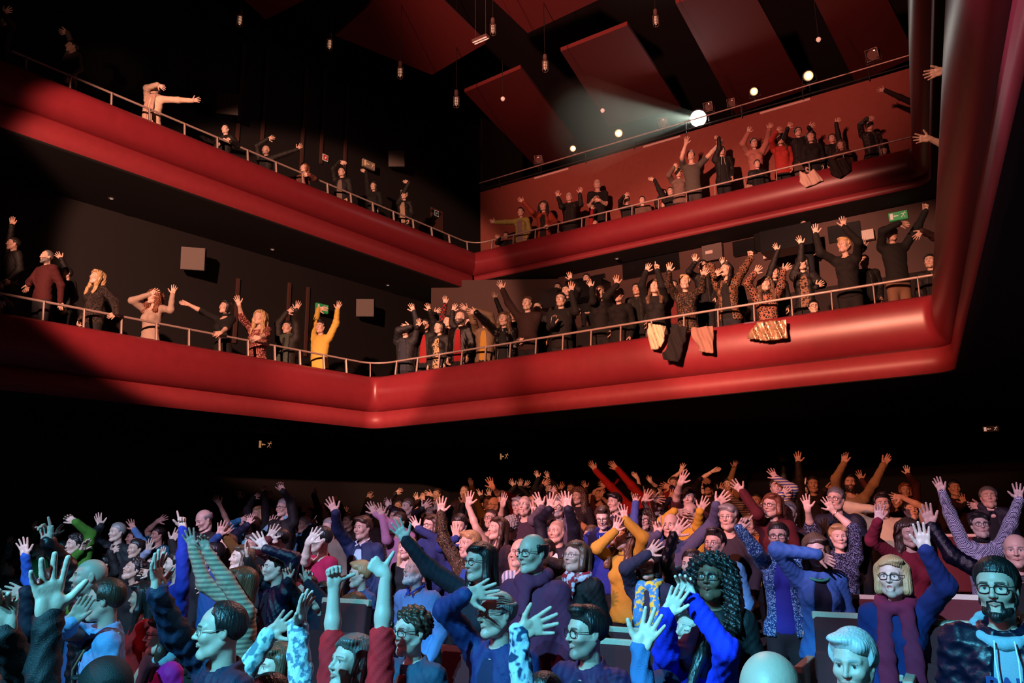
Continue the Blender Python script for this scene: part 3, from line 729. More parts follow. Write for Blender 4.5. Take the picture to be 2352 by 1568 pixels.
def lathe(prof, n=16):
    V = [(r * math.cos(2 * math.pi * i / n), r * math.sin(2 * math.pi * i / n), z) for r, z in prof for i in range(n)]
    Q = [(j * n + i, j * n + (i + 1) % n, (j + 1) * n + (i + 1) % n, (j + 1) * n + i) for j in range(len(prof) - 1) for i in range(n)]
    return np.array(V), np.array(Q)
M_GLOW = mat('pendant_bulb_glass', (.4, .3, .25), .2, emit=(1, .5, .3), es=.35)
for u, v, dp, lab in [(551, 42, 13, 'caged pendant lamp nearest the top left panel tip'), (757, 97, 14.5, 'small caged pendant lamp second from the left'), (919, 162, 15.5, 'caged pendant lamp below the wide dark panel'), (1048, 228, 17, 'caged pendant lamp just left of the smallest red panel'),
                     (1132, 62, 14, 'caged pendant lamp above the long fluorescent lamp'), (1252, 146, 15.5, 'caged pendant lamp between two lit red panels'), (1506, 42, 14, 'caged pendant lamp left of the top red panel')]:
    p = atd(u, v, dp); root = empty('pendant_lamp', p, lab, 'pendant lamp', 'caged pendant lamps under the ceiling'); s = .0085 * dp
    V, Q = lathe([(.02, 1.6), (.25, 1.5), (.32, 1.2), (.3, .5), (.36, .45)]); mesh_obj('housing', V * s, Q, M_LAMP, root)
    V, Q = lathe([(.3, .3), (.33, -.4), (.3, -1.0), (.12, -1.35), (.0, -1.4)]); mesh_obj('bulb', V * s * .8, Q, M_GLOW, root)
    Vs, Qs, o_ = [], [], 0
    for z_ in (.3, -.2, -.7, -1.2):
        V, Q = tube_mesh([(s * .42 * math.cos(a), s * .42 * math.sin(a), z_ * s) for a in np.linspace(0, 2 * math.pi, 15)[:-1]], .04 * s, 4, True); Vs.append(V); Qs.append(Q + o_); o_ += len(V)
    for a in (0, 1.57, 3.14, 4.71):
        V, Q = tube_mesh([(s * .42 * math.cos(a), s * .42 * math.sin(a), .5 * s), (s * .42 * math.cos(a), s * .42 * math.sin(a), -1.25 * s)], .04 * s, 4); Vs.append(V); Qs.append(Q + o_); o_ += len(V)
    mesh_obj('cage', np.concatenate(Vs), np.concatenate(Qs), M_LAMP, root)
    V, Q = tube_mesh([(0, 0, 1.5 * s), (0, 0, 13.55 - p[2])], .008, 5); mesh_obj('cable', V, Q, M_DARK, root)
# fluorescent fixture
p = atd(1104, 93, 14.5); root = empty('fluorescent_lamp', p, 'twin-tube lamp hanging from thin wires at the top centre', 'lamp')
box('housing', (0, 0, .03), -BD, (.34, .12, .05), M_LAMP, root, .005)
for s in (-1, 1): 
    V, Q = tube_mesh([np.array([*(-BD * .16 + v2(BD[1], -BD[0]) * .03 * s), 0]), np.array([*(BD * .16 + v2(BD[1], -BD[0]) * .03 * s), 0])], .012, 8); mesh_obj('tube', V, Q, mat('warm_tube', (.8, .6, .5), .4, emit=(1, .6, .45), es=.45), root)
for s in (-1, 1): V, Q = tube_mesh([np.array([*(BD * .12 * s), .05]), np.array([*(BD * .12 * s), 13.55 - p[2]])], .004, 4); mesh_obj('wire', V, Q, M_LAMP, root)
# small ball lamps and downlights
for u, v, dp, lab in [(1155, 227, 16.5, 'small round lamp under the smallest red panel'), (1384, 254, 17, 'small round lamp between the two left red panels'), (1880, 91, 15, 'small round lamp near the top right')]:
    p = atd(u, v, dp); root = empty('ball_lamp', p, lab, 'lamp', 'small ball lamps'); V, Q = lathe([(.001, -.06), (.035, -.05), (.06, 0), (.05, .035), (.02, .06)]); mesh_obj('globe', V * .8, Q, mat('ball_glass', (.8, .6, .5), .3, emit=(1, .55, .4), es=.35), root)
    V, Q = tube_mesh([(0, 0, .04), (0, 0, .9)], .006, 5); mesh_obj('stem', V, Q, M_DARK, root)
def soffit_dot(u, v, z, lab):
    p = atz(u, v, z); root = empty('downlight', p, lab, 'downlight', 'recessed downlights under the balconies')
    V, Q = lathe([(.03, 0), (.05, -.012), (.055, 0)]); mesh_obj('ring', V, Q, M_LAMP, root); V, Q = lathe([(.001, -.006), (.03, -.006)]); mesh_obj('lens', V, Q, mat('downlight_lens', (.5, .45, .4), .3, emit=(1, .8, .7), es=.4), root)
soffit_dot(256, 456, 7.68, 'tiny downlight under the upper left balcony, far left'); soffit_dot(626, 573, 7.68, 'tiny downlight under the upper left balcony, above the raised arms'); soffit_dot(891, 655, 7.68, 'tiny downlight under the upper left balcony near the corner'); soffit_dot(1417, 594, 7.93, 'tiny downlight under the upper back balcony')
# ---------------------------------------------------------------- stage lanterns on the gallery rail
root = empty('gallery_rail', (*q0, ztop), 'black steel rail along the top of the upper back wall', 'railing')
org = np.array([*q0, ztop]); L_ = np.linalg.norm(q1 - q0)
for zz in (.0, .22): V, Q = tube_mesh(np.array([[*(q0 + UN * .1), ztop + .05 + zz], [*(q1 + UN * .1), ztop + .05 + zz]]) - org, .018, 6); mesh_obj('bar', V, Q, M_STEEL if zz else M_DARK, root)
for i in range(9): 
    c_ = q0 + UBD * (L_ * (i + .5) / 9) + UN * .1; V, Q = tube_mesh(np.array([[*c_, ztop - .05], [*c_, ztop + .27]]) - org, .016, 5); mesh_obj('upright', V, Q, M_DARK, root)
for i, (ua, va, ub, vb) in enumerate([(1228, 412, 1306, 386), (1478, 333, 1562, 308), (1745, 252, 1860, 217)]):
    a, b = onplane(ua, va, 'U', 1.28), onplane(ub, vb, 'U', 1.28); a[2] = b[2] = ztop - .06
    o = box('lighting_bar', (a + b) / 2, UBD, (np.linalg.norm(b - a), .05, .05), mat('white_batten', (.6, .45, .4), .5), None, .005)
    tag(o, ['thin pale batten on the upper wall edge, left', 'thick pale batten under the white followspot', 'long pale batten under the lit spotlights at right'][i], 'batten', 'pale battens along the gallery edge')
M_CAN = mat('lantern_black', (.03, .026, .026), .45, .3); 
def lantern(u, v, r, on, lab, off=1.55, aim=(-1.5, 4, 3)):
    p = onplane(u, v, 'U', off); root = empty('stage_spotlight', p, lab, 'spotlight', 'stage spotlights on the gallery rail')
    d = unit(np.array(aim) - p); R = basis(-d, np.array([0, 0, 1.]))
    def put(name, prof, m): V, Q = lathe(prof, 20); return mesh_obj(name, V @ R.T, Q, m, root)
    put('housing', [(.0, .42), (r * .5, .4), (r * .8, .3), (r * .85, .05), (r, .02), (r, -.05), (r * .86, -.05), (r * .84, .0)], M_CAN)
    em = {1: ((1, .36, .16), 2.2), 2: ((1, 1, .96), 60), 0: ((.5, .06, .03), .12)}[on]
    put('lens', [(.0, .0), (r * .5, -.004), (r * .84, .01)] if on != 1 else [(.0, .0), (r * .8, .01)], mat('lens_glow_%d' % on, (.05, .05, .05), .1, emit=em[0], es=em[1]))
    if on == 1: put('lamp_core', [(.0, -.02), (r * .45, -.015)], mat('lamp_core', (.1, .1, .1), .2, emit=(1, .8, .55), es=30))
    if on == 0 and r > .08:
        fr = []; 
        for a in range(4): fr.append((r * 1.25 * math.cos(a * math.pi / 2 + .78), r * 1.25 * math.sin(a * math.pi / 2 + .78), -.06))
        V, Q = tube_mesh(fr, .014, 4, True); mesh_obj('gel_frame', V @ R.T, Q, M_LAMP, root)
    s = [np.array([r * 1.15, 0, .05]) @ R.T, np.array([r * 1.15, 0, .05]) @ R.T + (0, 0, -r * 1.4), np.array([-r * 1.15, 0, .05]) @ R.T + (0, 0, -r * 1.4), np.array([-r * 1.15, 0, .05]) @ R.T]
    V, Q = tube_mesh(s, .01, 5); mesh_obj('yoke', V, Q, M_CAN, root)
    V, Q = tube_mesh([(0, 0, -r * 1.4), (0, 0, min(-r * 1.5, ztop + .27 - p[2]))], .014, 5); mesh_obj('clamp', V, Q, M_CAN, root)
    return p
for u, v, r, on, lab in [(1237, 366, .12, 0, 'unlit round spotlight at the left end of the gallery'), (1316, 341, .095, 1, 'lit warm spotlight, leftmost of the four glowing ones'), (1421, 306, .12, 1, 'lit warm spotlight second from left on the gallery'), (1523, 281, .12, 0, 'unlit spotlight just left of the white followspot'),
                         (1627, 245, .12, 0, 'unlit spotlight just right of the white followspot'), (1680, 235, .1, 0, 'square-framed unlit spotlight left of two glowing ones'), (1732, 210, .11, 1, 'lit warm spotlight third from left on the gallery'), (1857, 174, .13, 1, 'lit warm spotlight at the right, largest glow'), (2004, 125, .14, 0, 'square-framed unlit spotlight at the far right by the column')]:
    lantern(u, v, r, on, lab)
fp = lantern(1604, 272, .23, 2, 'dazzling white followspot in the middle of the gallery', aim=(-3, 0, 2))
op = onplane(1577, 255, 'U', 1.7)
# loudspeakers on the left wall
def speaker(u, v, s, z_t, lab):
    p = CAM + (onw(u, v) - CAM) * .972; root = empty('loudspeaker', p, lab, 'loudspeaker', 'box loudspeakers on the left wall')
    g_ = unit(p[:2] - v2(-2.5, 1.0)); R = np.array(Matrix(np.c_[np.array([g_[1], -g_[0], 0]), np.array([*g_, 0]), [0, 0, 1]].tolist()) @ Matrix.Rotation(math.radians(z_t), 3, 'X'))
    def bx(name, w, d, h, yo, m):
        V = np.array([(i * w / 2, j * d / 2 + yo, k * h / 2) for i in (-1, 1) for j in (-1, 1) for k in (-1, 1)]); F = [(0, 1, 3, 2), (4, 6, 7, 5), (0, 4, 5, 1), (2, 3, 7, 6), (0, 2, 6, 4), (1, 5, 7, 3)]
        me = bpy.data.meshes.new(name); me.from_pydata([tuple(v) for v in V @ R.T], [], F); me.materials.append(m); link(name, me, root)
    bx('cabinet', s, s * .6, s, 0, M_CAN); bx('grille', s * .96, .02, s * .96, -s * .31, M_GRIL)
    V, Q = tube_mesh([(0, 0, 0), np.array([*(-LN * .33), 0])], .03, 6); mesh_obj('bracket', V, Q, M_CAN, root)
speaker(524, 240, .44, 20, 'grey box speaker on the upper left wall, left one'); speaker(912, 366, .42, 14, 'dark box speaker on the upper left wall, right one'); speaker(445, 595, .44, 14, 'grey box speaker above the lower left balcony, left one'); speaker(840, 708, .42, 8, 'dark box speaker above the lower left balcony near the corner')
# signs
M_GREEN = mat('exit_green', (.02, .22, .06), .5, emit=(.06, .5, .12), es=.18); M_PALE = mat('sign_white', (.75, .7, .62), .5, emit=(.9, .85, .7), es=.12); M_SIGNR = mat('fire_sign_red', (.6, .03, .02), .5); M_AMB = mat('exit_amber', (.6, .3, .15), .5, emit=(1, .45, .2), es=.3)
def flat(name, polys, c, X, Y, m, root, dz=.0):
    Nn = np.cross(X, Y); quads(name, [[x * X + y * Y + Nn * dz for x, y in p] for p in polys], m, root)
MAN = [[(.18, .30), (.26, .30), (.26, .38), (.18, .38)], [(-.02, .16), (.2, .28), (.24, .2), (.06, .06)], [(.0, .1), (.1, .12), (.06, -.1), (-.04, -.06)], [(-.04, -.06), (.02, -.1), (-.2, -.3), (-.24, -.22)], [(.06, -.02), (.1, -.08), (.22, -.3), (.16, -.32)], [(.2, .26), (.36, .12), (.32, .08), (.16, .2)], [(-.0, .2), (-.2, .22), (-.2, .16), (.0, .12)]]
def exit_sign(p, X, w, h, lab, m_bg, m_fg, left=True):
    root = empty('exit_sign', p, lab, 'exit sign', 'emergency exit signs'); X = np.array([*X, 0.]); Y = np.array([0, 0, 1.])
    box('sign_box', (0, 0, 0), X[:2], (w, .06, h), m_bg, root, .004); hh = h
    flat('door_symbol', [[(-.42 * w, -.36 * h), (-.26 * w, -.36 * h), (-.26 * w, .36 * h), (-.42 * w, .36 * h)]], p, X, Y, m_fg, root, .034)
    flat('arrow', [[(-.2 * w, -.06 * h), (.02 * w, -.06 * h), (.02 * w, .06 * h), (-.2 * w, .06 * h)], [(-.24 * w, 0), (-.15 * w, -.16 * h), (-.15 * w, .16 * h), (-.24 * w, 0.001)]], p, X, Y, m_fg, root, .034)
    flat('running_man', [[(.27 * w + x * h * .95, y * h) for x, y in q] for q in MAN], p, X, Y, m_fg, root, .034)
exit_sign(onplane(2063, 496, 'B', 4.95), BD, .34, .17, 'green exit sign with running man above the man in black sweater', M_GREEN, M_PALE)
exit_sign(onplane(1160, 684, 'B', 4.95), BD, .2, .18, 'green exit sign in the corner behind raised hands', M_GREEN, M_PALE)
exit_sign(onw(720, 713) + np.array([*(LN * .3), 0]), LD, .34, .2, 'green exit sign on the left wall behind the yellow sweater', M_GREEN, M_PALE)
exit_sign(onw(828, 386) + np.array([*(LN * .3), 0]), LD, .4, .2, 'pale exit sign on the upper left wall', mat('exit_dim', (.3, .26, .2), .5), M_AMB)
exit_sign(onw(597, 1022) + np.array([*(LN * .15), 0]), LD, .36, .2, 'dim amber exit sign under the left balcony', M_DARK, M_AMB); exit_sign(onplane(1159, 1048, 'B', 4.0), BD, .26, .2, 'dim amber exit sign under the balcony at centre', M_DARK, M_AMB); exit_sign(onplane(2276, 985, 'B', 1.5), BD, .2, .08, 'dim exit sign under the balcony at far right', M_DARK, mat('exit_dim_white', (.5, .45, .4), .5, emit=(.9, .7, .6), es=.25))
def fire_sign(p, X, s, lab):
    root = empty('fire_alarm_sign', p, lab, 'sign', 'square fire signs'); X = np.array([*X, 0.]); Y = np.array([0, 0, 1.])
    box('sign_plate', (0, 0, 0), X[:2], (s, .02, s), M_PALE, root); flat('red_field', [[(-.42 * s, -.42 * s), (.42 * s, -.42 * s), (.42 * s, .42 * s), (-.42 * s, .42 * s)]], p, X, Y, M_SIGNR, root, .012)
    flat('hose_symbol', [[(-.2 * s, -.2 * s), (.0, -.25 * s), (.1 * s, .1 * s), (-.12 * s, .2 * s)], [(.12 * s, .05 * s), (.25 * s, -.05 * s), (.2 * s, .25 * s), (.1 * s, .25 * s)]], p, X, Y, M_PALE, root, .014)
fire_sign(onw(741, 365) + np.array([*(LN * .1), 0]), LD, .16, 'small red square sign on the upper left wall'); fire_sign(onw(997, 492) + np.array([*(LN * .1), 0]), LD, .16, 'small red square sign near the corner of the upper balcony')
o = box('fire_hose_cabinet', onw(1000, 505) + np.array([*(LN * .03), 0]), LD, (.5, .1, .6), M_BROWN, None, .01); tag(o, 'brown cabinet behind the red sign near the upper corner', 'cabinet')
# ---------------------------------------------------------------- control booths behind the lower back balcony
def panel(name, ua, va, ub, vb, off, m, lab, cat, th=.06, grp=None):
    a, b = onplane(ua, va, 'B', off), onplane(ub, vb, 'B', off); c = (a + b) / 2; L = abs((b - a)[:2] @ BD)
    slope = 0; o = box(name, c, BD, (max(L, .05), th, max(.05, abs(a[2] - b[2]) if name != 'x' else .1)), m, None, .004)
    return tag(o, lab, cat, grp) if lab else structure(o)
def bandbox(name, ua, ub, vmid, hpx, off, m, th=.08):
    a, b = onplane(ua, vmid, 'B', off), onplane(ub, vmid, 'B', off); c = onplane((ua + ub) / 2, vmid, 'B', off); d_ = zone_depth('B', (ua + ub) / 2, vmid, off)
    return box(name, c, BD, (np.linalg.norm((b - a)[:2]), th, hpx * d_ / F_PX), m, None, .003)
M_SCREEN = mat('screen_black', (.006, .006, .007), .2); M_GREY = mat('grey_cabinet', (.10, .075, .065), .6); M_PAPER = mat('white_paper', (.6, .5, .45), .7)
k = 1
for ua, ub, vm, h in [(1186, 1248, 676, 34), (1300, 1390, 652, 30), (1430, 1560, 612, 40), (1746, 1866, 540, 44), (1902, 1978, 534, 40)]:
    o = structure(bandbox('window_%d' % k, ua, ub, vm, h, 4.99, M_SCREEN, .1)); k += 1
for ua, ub, vm, h, m, nm, lab, cat in [(1614, 1660, 580, 38, M_GREY, 'equipment_rack', 'grey cabinet with pale tag in the booth', 'cabinet'), (1684, 1736, 568, 34, M_SCREEN, 'monitor', 'wide black monitor in the booth, centre', 'monitor'), (1733, 1752, 556, 40, M_SCREEN, 'loudspeaker', 'black box beside the wide monitor in the booth', 'loudspeaker'),
                                     (1980, 2008, 540, 24, M_PAPER, 'paper_notice', 'white sheets of paper pinned right of the booth window', 'paper'), (1300, 1388, 650, 3, M_PAPER, 'sill_highlight', 'painted highlight on the sill of the left booth window', 'shelf'), (1752, 1876, 581, 7, M_PAPER, 'cable_tray', 'pale cluttered shelf edge below the long booth window', 'shelf')]:  # thin pale bar in the left window: sill highlight put into its colour
    o = bandbox(nm, ua, ub, vm, h, 4.9, m, .1); tag(o, lab, cat)
o = bandbox('name_tag', 1620, 1637, 579, 8, 4.83, M_PAPER, .01); tag(o, 'pale rectangular tag on the grey booth cabinet', 'tag')
# ---------------------------------------------------------------- coats hanging over the balcony fronts
def hanging(name, zone, pts, n_out, m, lab, cat, th=.02, fold=.03, extra=None):
    """cloth hung over the lip: an outline in the photo given its own distance and thickness, with folds"""
    P = np.array([onplane(u, v, zone, -n_out) for u, v in pts]); c = P.mean(0); nh = {'B': BN, 'U': UN}[zone]; X = np.array([*{'B': BD, 'U': UBD}[zone], 0]); Y = np.array([0, 0, 1.])
    q = np.c_[(P - c) @ X, (P - c) @ Y]
    h = .018; xs = np.arange(q[:, 0].min() - .04, q[:, 0].max() + .04, h); zs = np.arange(q[:, 1].min() - .04, q[:, 1].max() + .04, h); ys = np.arange(-.14, .14, h)
    GX, GZ = np.meshgrid(xs, zs, indexing='ij'); ins = np.zeros(GX.shape, bool); dist = np.full(GX.shape, 9.)
    for a, b in zip(q, np.roll(q, -1, 0)):
        cnd = ((a[1] > GZ) != (b[1] > GZ)); xi = (b[0] - a[0]) * (GZ - a[1]) / (b[1] - a[1] + 1e-12) + a[0]; ins ^= cnd & (GX < xi)
        d = b - a; t = np.clip(((GX - a[0]) * d[0] + (GZ - a[1]) * d[1]) / (d @ d), 0, 1); dist = np.minimum(dist, np.hypot(GX - a[0] - t * d[0], GZ - a[1] - t * d[1]))
    sd = np.where(ins, -dist, dist)[:, None, :]
    g = Grid(xs, ys, zs); w = fold * np.sin(GX * 34 + 2 * np.sin(GZ * 9))[:, None, :] + .5 * fold * np.sin(GX * 71 + GZ * 20)[:, None, :]
    g.F = np.maximum(sd, np.abs(ys[None, :, None] - w) - th).astype(F32); V, Q = g.mesh()
    W = V[:, :1] * X + V[:, 1:2] * np.array([*(-nh), 0]) + V[:, 2:] * Y
    o = mesh_obj(name, W, Q, m); o.location = c; return tag(o, lab, cat)
hanging('coat', 'B', [(1492, 742), (1528, 748), (1529, 775), (1513, 804), (1494, 802), (1486, 772)], .3, cloth('plain', 'd0c4a0', 'knit'), 'cream coat hanging over the lower balcony front', 'coat')
hanging('fur_coat', 'B', [(1540, 752), (1578, 748), (1572, 790), (1558, 832), (1526, 826), (1524, 812), (1536, 790)], .33, mat('black_fur', (.012, .01, .01), .95, bump=(160, 1)), 'black fur coat hanging over the lower balcony front', 'coat', .035)
hanging('coat', 'B', [(1588, 752), (1638, 748), (1640, 812), (1604, 808), (1606, 797), (1588, 774)], .3, cloth('plain', 'a88070', 'knit'), 'beige coat hanging over the lower balcony right of the fur', 'coat', fold=.02)
hanging('coat_lining', 'B', [(1736, 740), (1806, 732), (1810, 778), (1762, 784), (1712, 777)], .3, mat('gold_satin', (.55, .36, .22), .25, .55), 'shiny gold coat hem spread over the lower balcony front', 'coat', .012, .02)
hanging('white_cloth', 'U', [(1836, 392), (1852, 400), (1870, 388), (1892, 414), (1868, 425), (1850, 431), (1836, 418)], .25, cloth('plain', 'd8b8a8', 'knit'), 'white garment draped over the upper balcony rail', 'garment', .02, .02)
hanging('dark_coat', 'U', [(1902, 370), (1952, 362), (1956, 392), (1930, 410), (1908, 402)], .25, cloth('plain', '281410', 'knit'), 'dark coat draped over the upper balcony rail at right', 'coat')
hanging('pale_cloth', 'U', [(1716, 424), (1728, 424), (1733, 434), (1712, 434)], .0, cloth('plain', 'a88878', 'knit'), 'small pale garment lying on the upper balcony ledge', 'garment', .03, .01)
# ---------------------------------------------------------------- theatre seats seen between people
def seat(u, v, d, lab, yaw=-30):
    c = atd(u, v, d); zf = floor_z('F', c); s = (c[2] - zf - .0) / .92
    root = empty('theatre_seat', (c[0], c[1], zf), lab, 'theatre seat', 'red folding theatre seats'); R = np.array(Matrix.Rotation(math.radians(yaw), 3, 'Z'))
    def bx(name, c0, sz, m, tilt=0, bev=.02):
        T = R @ np.array(Matrix.Rotation(math.radians(tilt), 3, 'X')); V = np.array([(i * sz[0] / 2, j * sz[1] / 2, k * sz[2] / 2) for i in (-1, 1) for j in (-1, 1) for k in (-1, 1)]) @ T.T + R @ np.array(c0)
        F = [(0, 1, 3, 2), (4, 6, 7, 5), (0, 4, 5, 1), (2, 3, 7, 6), (0, 2, 6, 4), (1, 5, 7, 3)]
        me = bpy.data.meshes.new(name); me.from_pydata([tuple(v) for v in V], [], F); me.materials.append(m); o = link(name, me, root); b = o.modifiers.new('bevel', 'BEVEL'); b.width = bev; b.segments = 3
    z = c[2] - zf
    bx('backrest', (0, .0, z - .3), (.46, .09, .56), M_SEAT, -8); bx('top_trim', (0, .03, z - .015), (.48, .05, .05), M_WOOD, -8, .01)
    bx('seat_pad', (0, -.14, z - .42), (.44, .09, .42), M_SEAT, -14); bx('armrest', (-.27, -.2, z - .28), (.055, .42, .04), M_WOOD, 0, .01); bx('armrest', (.27, -.2, z - .28), (.055, .42, .04), M_WOOD, 0, .01)
    bx('side_panel', (-.27, -.15, (z - .3) / 2), (.04, .36, z - .3), M_WOOD, 0, .01); bx('side_panel', (.27, -.15, (z - .3) / 2), (.04, .36, z - .3), M_WOOD, 0, .01)
SEATS = [(1440, 1445, 5.0, 'seat with pale trim in front of the mustard sweater woman'), (1955, 1412, 4.9, 'seat with white arm frame left of the blonde scarf woman'), (2235, 1370, 5.0, 'seat right of the blonde woman, upper of two'), (2205, 1430, 4.4, 'seat beside the bearded man, nearest of two'), (2200, 1228, 9, 'seat with orange trim behind the red dress'),
         (1090, 1492, 4.4, 'red seat back behind the woman in teal jacket'), (790, 1378, 6.0, 'seat with orange trim left of the auburn-haired woman'), (2010, 1370, 6.0, 'dark seat with orange side behind the maroon scarf'), (1385, 1470, 4.6, 'red seat with orange side beside the purple cardigan')]

# ---------------------------------------------------------------- people
def lod(d): return (.0034, .0036, .010) if d < 4.0 else (.0042, .0046, .0125) if d < 7.5 else (.0058, .0056, .0165)
SKIN = {'l': (.60, .40, .31), 'm': (.52, .33, .24), 't': (.42, .26, .18), 'd': (.17, .095, .06), 'p': (.66, .47, .38)}
HAIRC = {'k': (.012, .010, .010), 'b': (.045, .024, .014), 'n': (.09, .05, .028), 'r': (.16, .05, .022), 'y': (.42, .28, .13), 'g': (.24, .23, .22), 'w': (.6, .6, .6), 'd': (.10, .095, .09)}
RAIL_OFF = .34
def sph(u, v, c, R, near=True):
    d = ray(u, v); dl = np.linalg.norm(d); d = d / dl; w = c - CAM; tc = w @ d; m2 = w @ w - tc * tc
    k = R * R - m2
    return CAM + d * (tc + (0 if k <= 0 else (-1 if near else 1) * math.sqrt(k)))
NPEOPLE = []
def parse_kv(s):
    return dict(x.split('=', 1) if '=' in x else (x, True) for x in s.split())
def person(line, k, dd=None):
    zone, pos, look, hair, top, arms, ex, label = [x.strip() for x in line.split('|')]
    u, v, hp = [float(x) for x in pos.split()]
    ex = parse_kv(ex)
    lk = ([float(x) for x in look.split()] + [None] * 3)[:3]
    phi = math.radians(lk[0] if lk[0] is not None else -36); pitch = math.radians(lk[1] or 0); roll = math.radians(lk[2] or 0)
    hstyle, hc, sk, sex = (hair.split() + ['m'] * 4)[:4]
    hcol = HAIRC[hc]; skin = SKIN[sk]
    rng = np.random.default_rng(k * 7 + 3)
    skin = tuple(np.array(skin) * rng.uniform(.9, 1.08))
    off = float(ex.get('off', RAIL_OFF))
    if zone == 'F': d = F_PX * .246 / hp; s = float(ex.get('s', .96 if sex == 'f' else 1.0)); d *= s
    else: d = zone_depth(zone, u, v, off); s = min(1.12, max(.82, hp * d / (F_PX * .246)))
    if dd: d = dd
    H = CAM + ray(u, v) * d
    bphi = math.radians(float(ex['by'])) if 'by' in ex else phi * .75
    Rb = np.array(Matrix.Rotation(bphi, 3, 'Z'))
    lean = float(ex.get('lean', 0))
    if lean: Rb = Rb @ np.array(Matrix.Rotation(math.radians(lean), 3, 'X'))
    Rh = np.array(Matrix.Rotation(phi, 3, 'Z') @ Matrix.Rotation(roll, 3, 'Y') @ Matrix.Rotation(-pitch, 3, 'X'))
    N = H + Rb @ np.array([0, .016, -.166]) * s
    zf = floor_z(zone, N, off)
    feet = np.array([N[0], N[1], zf])
    hh, ha, hcl = lod(d); cl = ex.get('cl', None)
    root = bpy.data.objects.new('person', None); COL.objects.link(root); root.location = feet; root.empty_display_size = .1
    root['label'] = label; root['category'] = 'person'; root['group'] = GROUPS[zone]
    # head + neck
    mouth = ex.get('m', 'c')
    V, Q = head_asset(mouth, sex, hh)
    bc = ex.get('beard', None)
    C = face_col(V, skin, hcol, sex, bc, 'shut' in ex)
    if hstyle == 'shaved': 
        zz = V[:, 2] - zline(V[:, 1]); C = C * (1 - .35 * np.clip(zz / .01, 0, 1) * (V[:, 2] > -.06))[:, None]
    hw = rng.uniform(.94, 1.05); V = V * [hw, 1, rng.uniform(.98, 1.03)]
    wv = sstep(-.19, -.075, V[:, 2])[:, None]
    P = (H + (V * s) @ Rh.T) * wv + (H + (V * s) @ Rb.T) * (1 - wv)
    VS, QS, CS = [P], [Q], [C]; o = len(P)
    # torso under the clothes
    T, TQ = torso_skin(sex, .03); T = N + (T * s) @ Rb.T
    VS.append(T); QS.append(TQ + o); CS.append(np.tile(skin, (len(T), 1))); o += len(T)
    # arms
    st, colspec = (top.split() + ['808080'])[:2]
    slv = {'tee': .62, 'tank': 0, 'dress': .5}.get(st, 2.0)
    if 'sl' in ex: slv = float(ex['sl'])
    sw = (.178 if sex == 'm' else .155)
    spec = {}
    for a in arms.split(';'):
        a = a.split()
        if a: spec[a[0]] = a[1:]
    joints = []; hands = {}
    for side in 'ab':
        sx = -1 if side == 'a' else 1
        S = N + Rb @ np.array([sx * sw, .01, -.065]) * s
        a = spec.get(side)
        if a is None:
            E = N + Rb @ np.array([sx * (sw + .045), .05, -.335]) * s; W = N + Rb @ np.array([sx * (sw + .02), -.09, -.55]) * s
            Fd = Rb @ np.array([0, -.25, -1]); Nn = Rb @ np.array([-sx, 0, 0.]); pose = 'r'
        else:
            hu, hv, ang = float(a[0]), float(a[1]), math.radians(float(a[2])); pose = a[3] if len(a) > 3 else 'o'
            kv = parse_kv(' '.join(a[4:]))
            Fd = CM @ np.array([math.cos(ang), math.sin(ang), float(kv.get('z', -.12))]); Fd /= np.linalg.norm(Fd)
            pxs = F_PX / d; wu, wv_ = hu - .062 * s * pxs * math.cos(ang), hv + .062 * s * pxs * math.sin(ang)
            # shoulders rise with raised arms
            L = (LU + LF) * s
            S = S + np.array([0, 0, .035 * s * (1 if wv_ < v else 0)])
            if 'e' in kv:
                eu, ev = [float(x) for x in kv['e'].split(',')]
                E = sph(eu, ev, S, LU * s, 'ef' not in kv); W = sph(wu, wv_, E, LF * s, 'f' not in kv)
                E = None if max(np.linalg.norm(E - S) / (LU * s), np.linalg.norm(W - E) / (LF * s)) > 1.22 else E
            else: E = None
            if E is None:
                W = sph(wu, wv_, S, float(kv.get('r', .88)) * L, 'f' not in kv)
                D = W - S; dist = np.linalg.norm(D)
                if dist > L * .99: E = S + D * .53
                else:
                    x = (dist * dist + (LU * s) ** 2 - (LF * s) ** 2) / (2 * dist); hgt = math.sqrt(max((LU * s) ** 2 - x * x, 0))
                    best = None
                    ax1 = np.cross(D, Rb @ np.array([0, 0, 1.])); ax1 /= np.linalg.norm(ax1) + 1e-9; ax2 = np.cross(D, ax1); ax2 /= np.linalg.norm(ax2)
                    pole = Rb @ np.array([sx * .9, .1, -.5 if W[2] > S[2] else -.6]); want = None
                    if 'e' in kv: want = np.array([float(q) for q in kv['e'].split(',')])
                    for th in np.linspace(0, 2 * math.pi, 32):
                        dr = ax1 * math.cos(th) + ax2 * math.sin(th); c = S + D / dist * x + dr * hgt
                        sc = -(dr @ pole) if want is None else np.linalg.norm(np.array(proj(c)) - want) * d / F_PX - .03 * (dr @ pole)
                        if best is None or sc < best[0]: best = (sc, c)
                    E = best[1]
            if 'p' in kv:
                mv = unit(CAM - W) * float(kv['p']); W = W + mv; E = E + mv * .8
            Nn = CAM - W; Nn /= np.linalg.norm(Nn)
            if 'B' in kv: Nn = -Nn
            if 't' in kv: Nn = np.array(Matrix.Rotation(math.radians(float(kv['t'])), 3, Vector(Fd))) @ Nn
        ku, kf = np.linalg.norm(E - S) / (LU * s), np.linalg.norm(W - E) / (LF * s)
        if max(ku, kf) > 1.3: print('STRETCH %.2f %.2f' % (ku, kf), side, line[:40])
        V, Q = arm_asset(pose, ha); V = V.copy()
        if side == 'b': V[:, 0] *= -1; Q = Q[:, ::-1]
        z = V[:, 2]; Rha = basis(Fd, -Nn); Rf0 = basis(W - E, -Nn); Ru = basis(E - S, Rf0[:, 1])
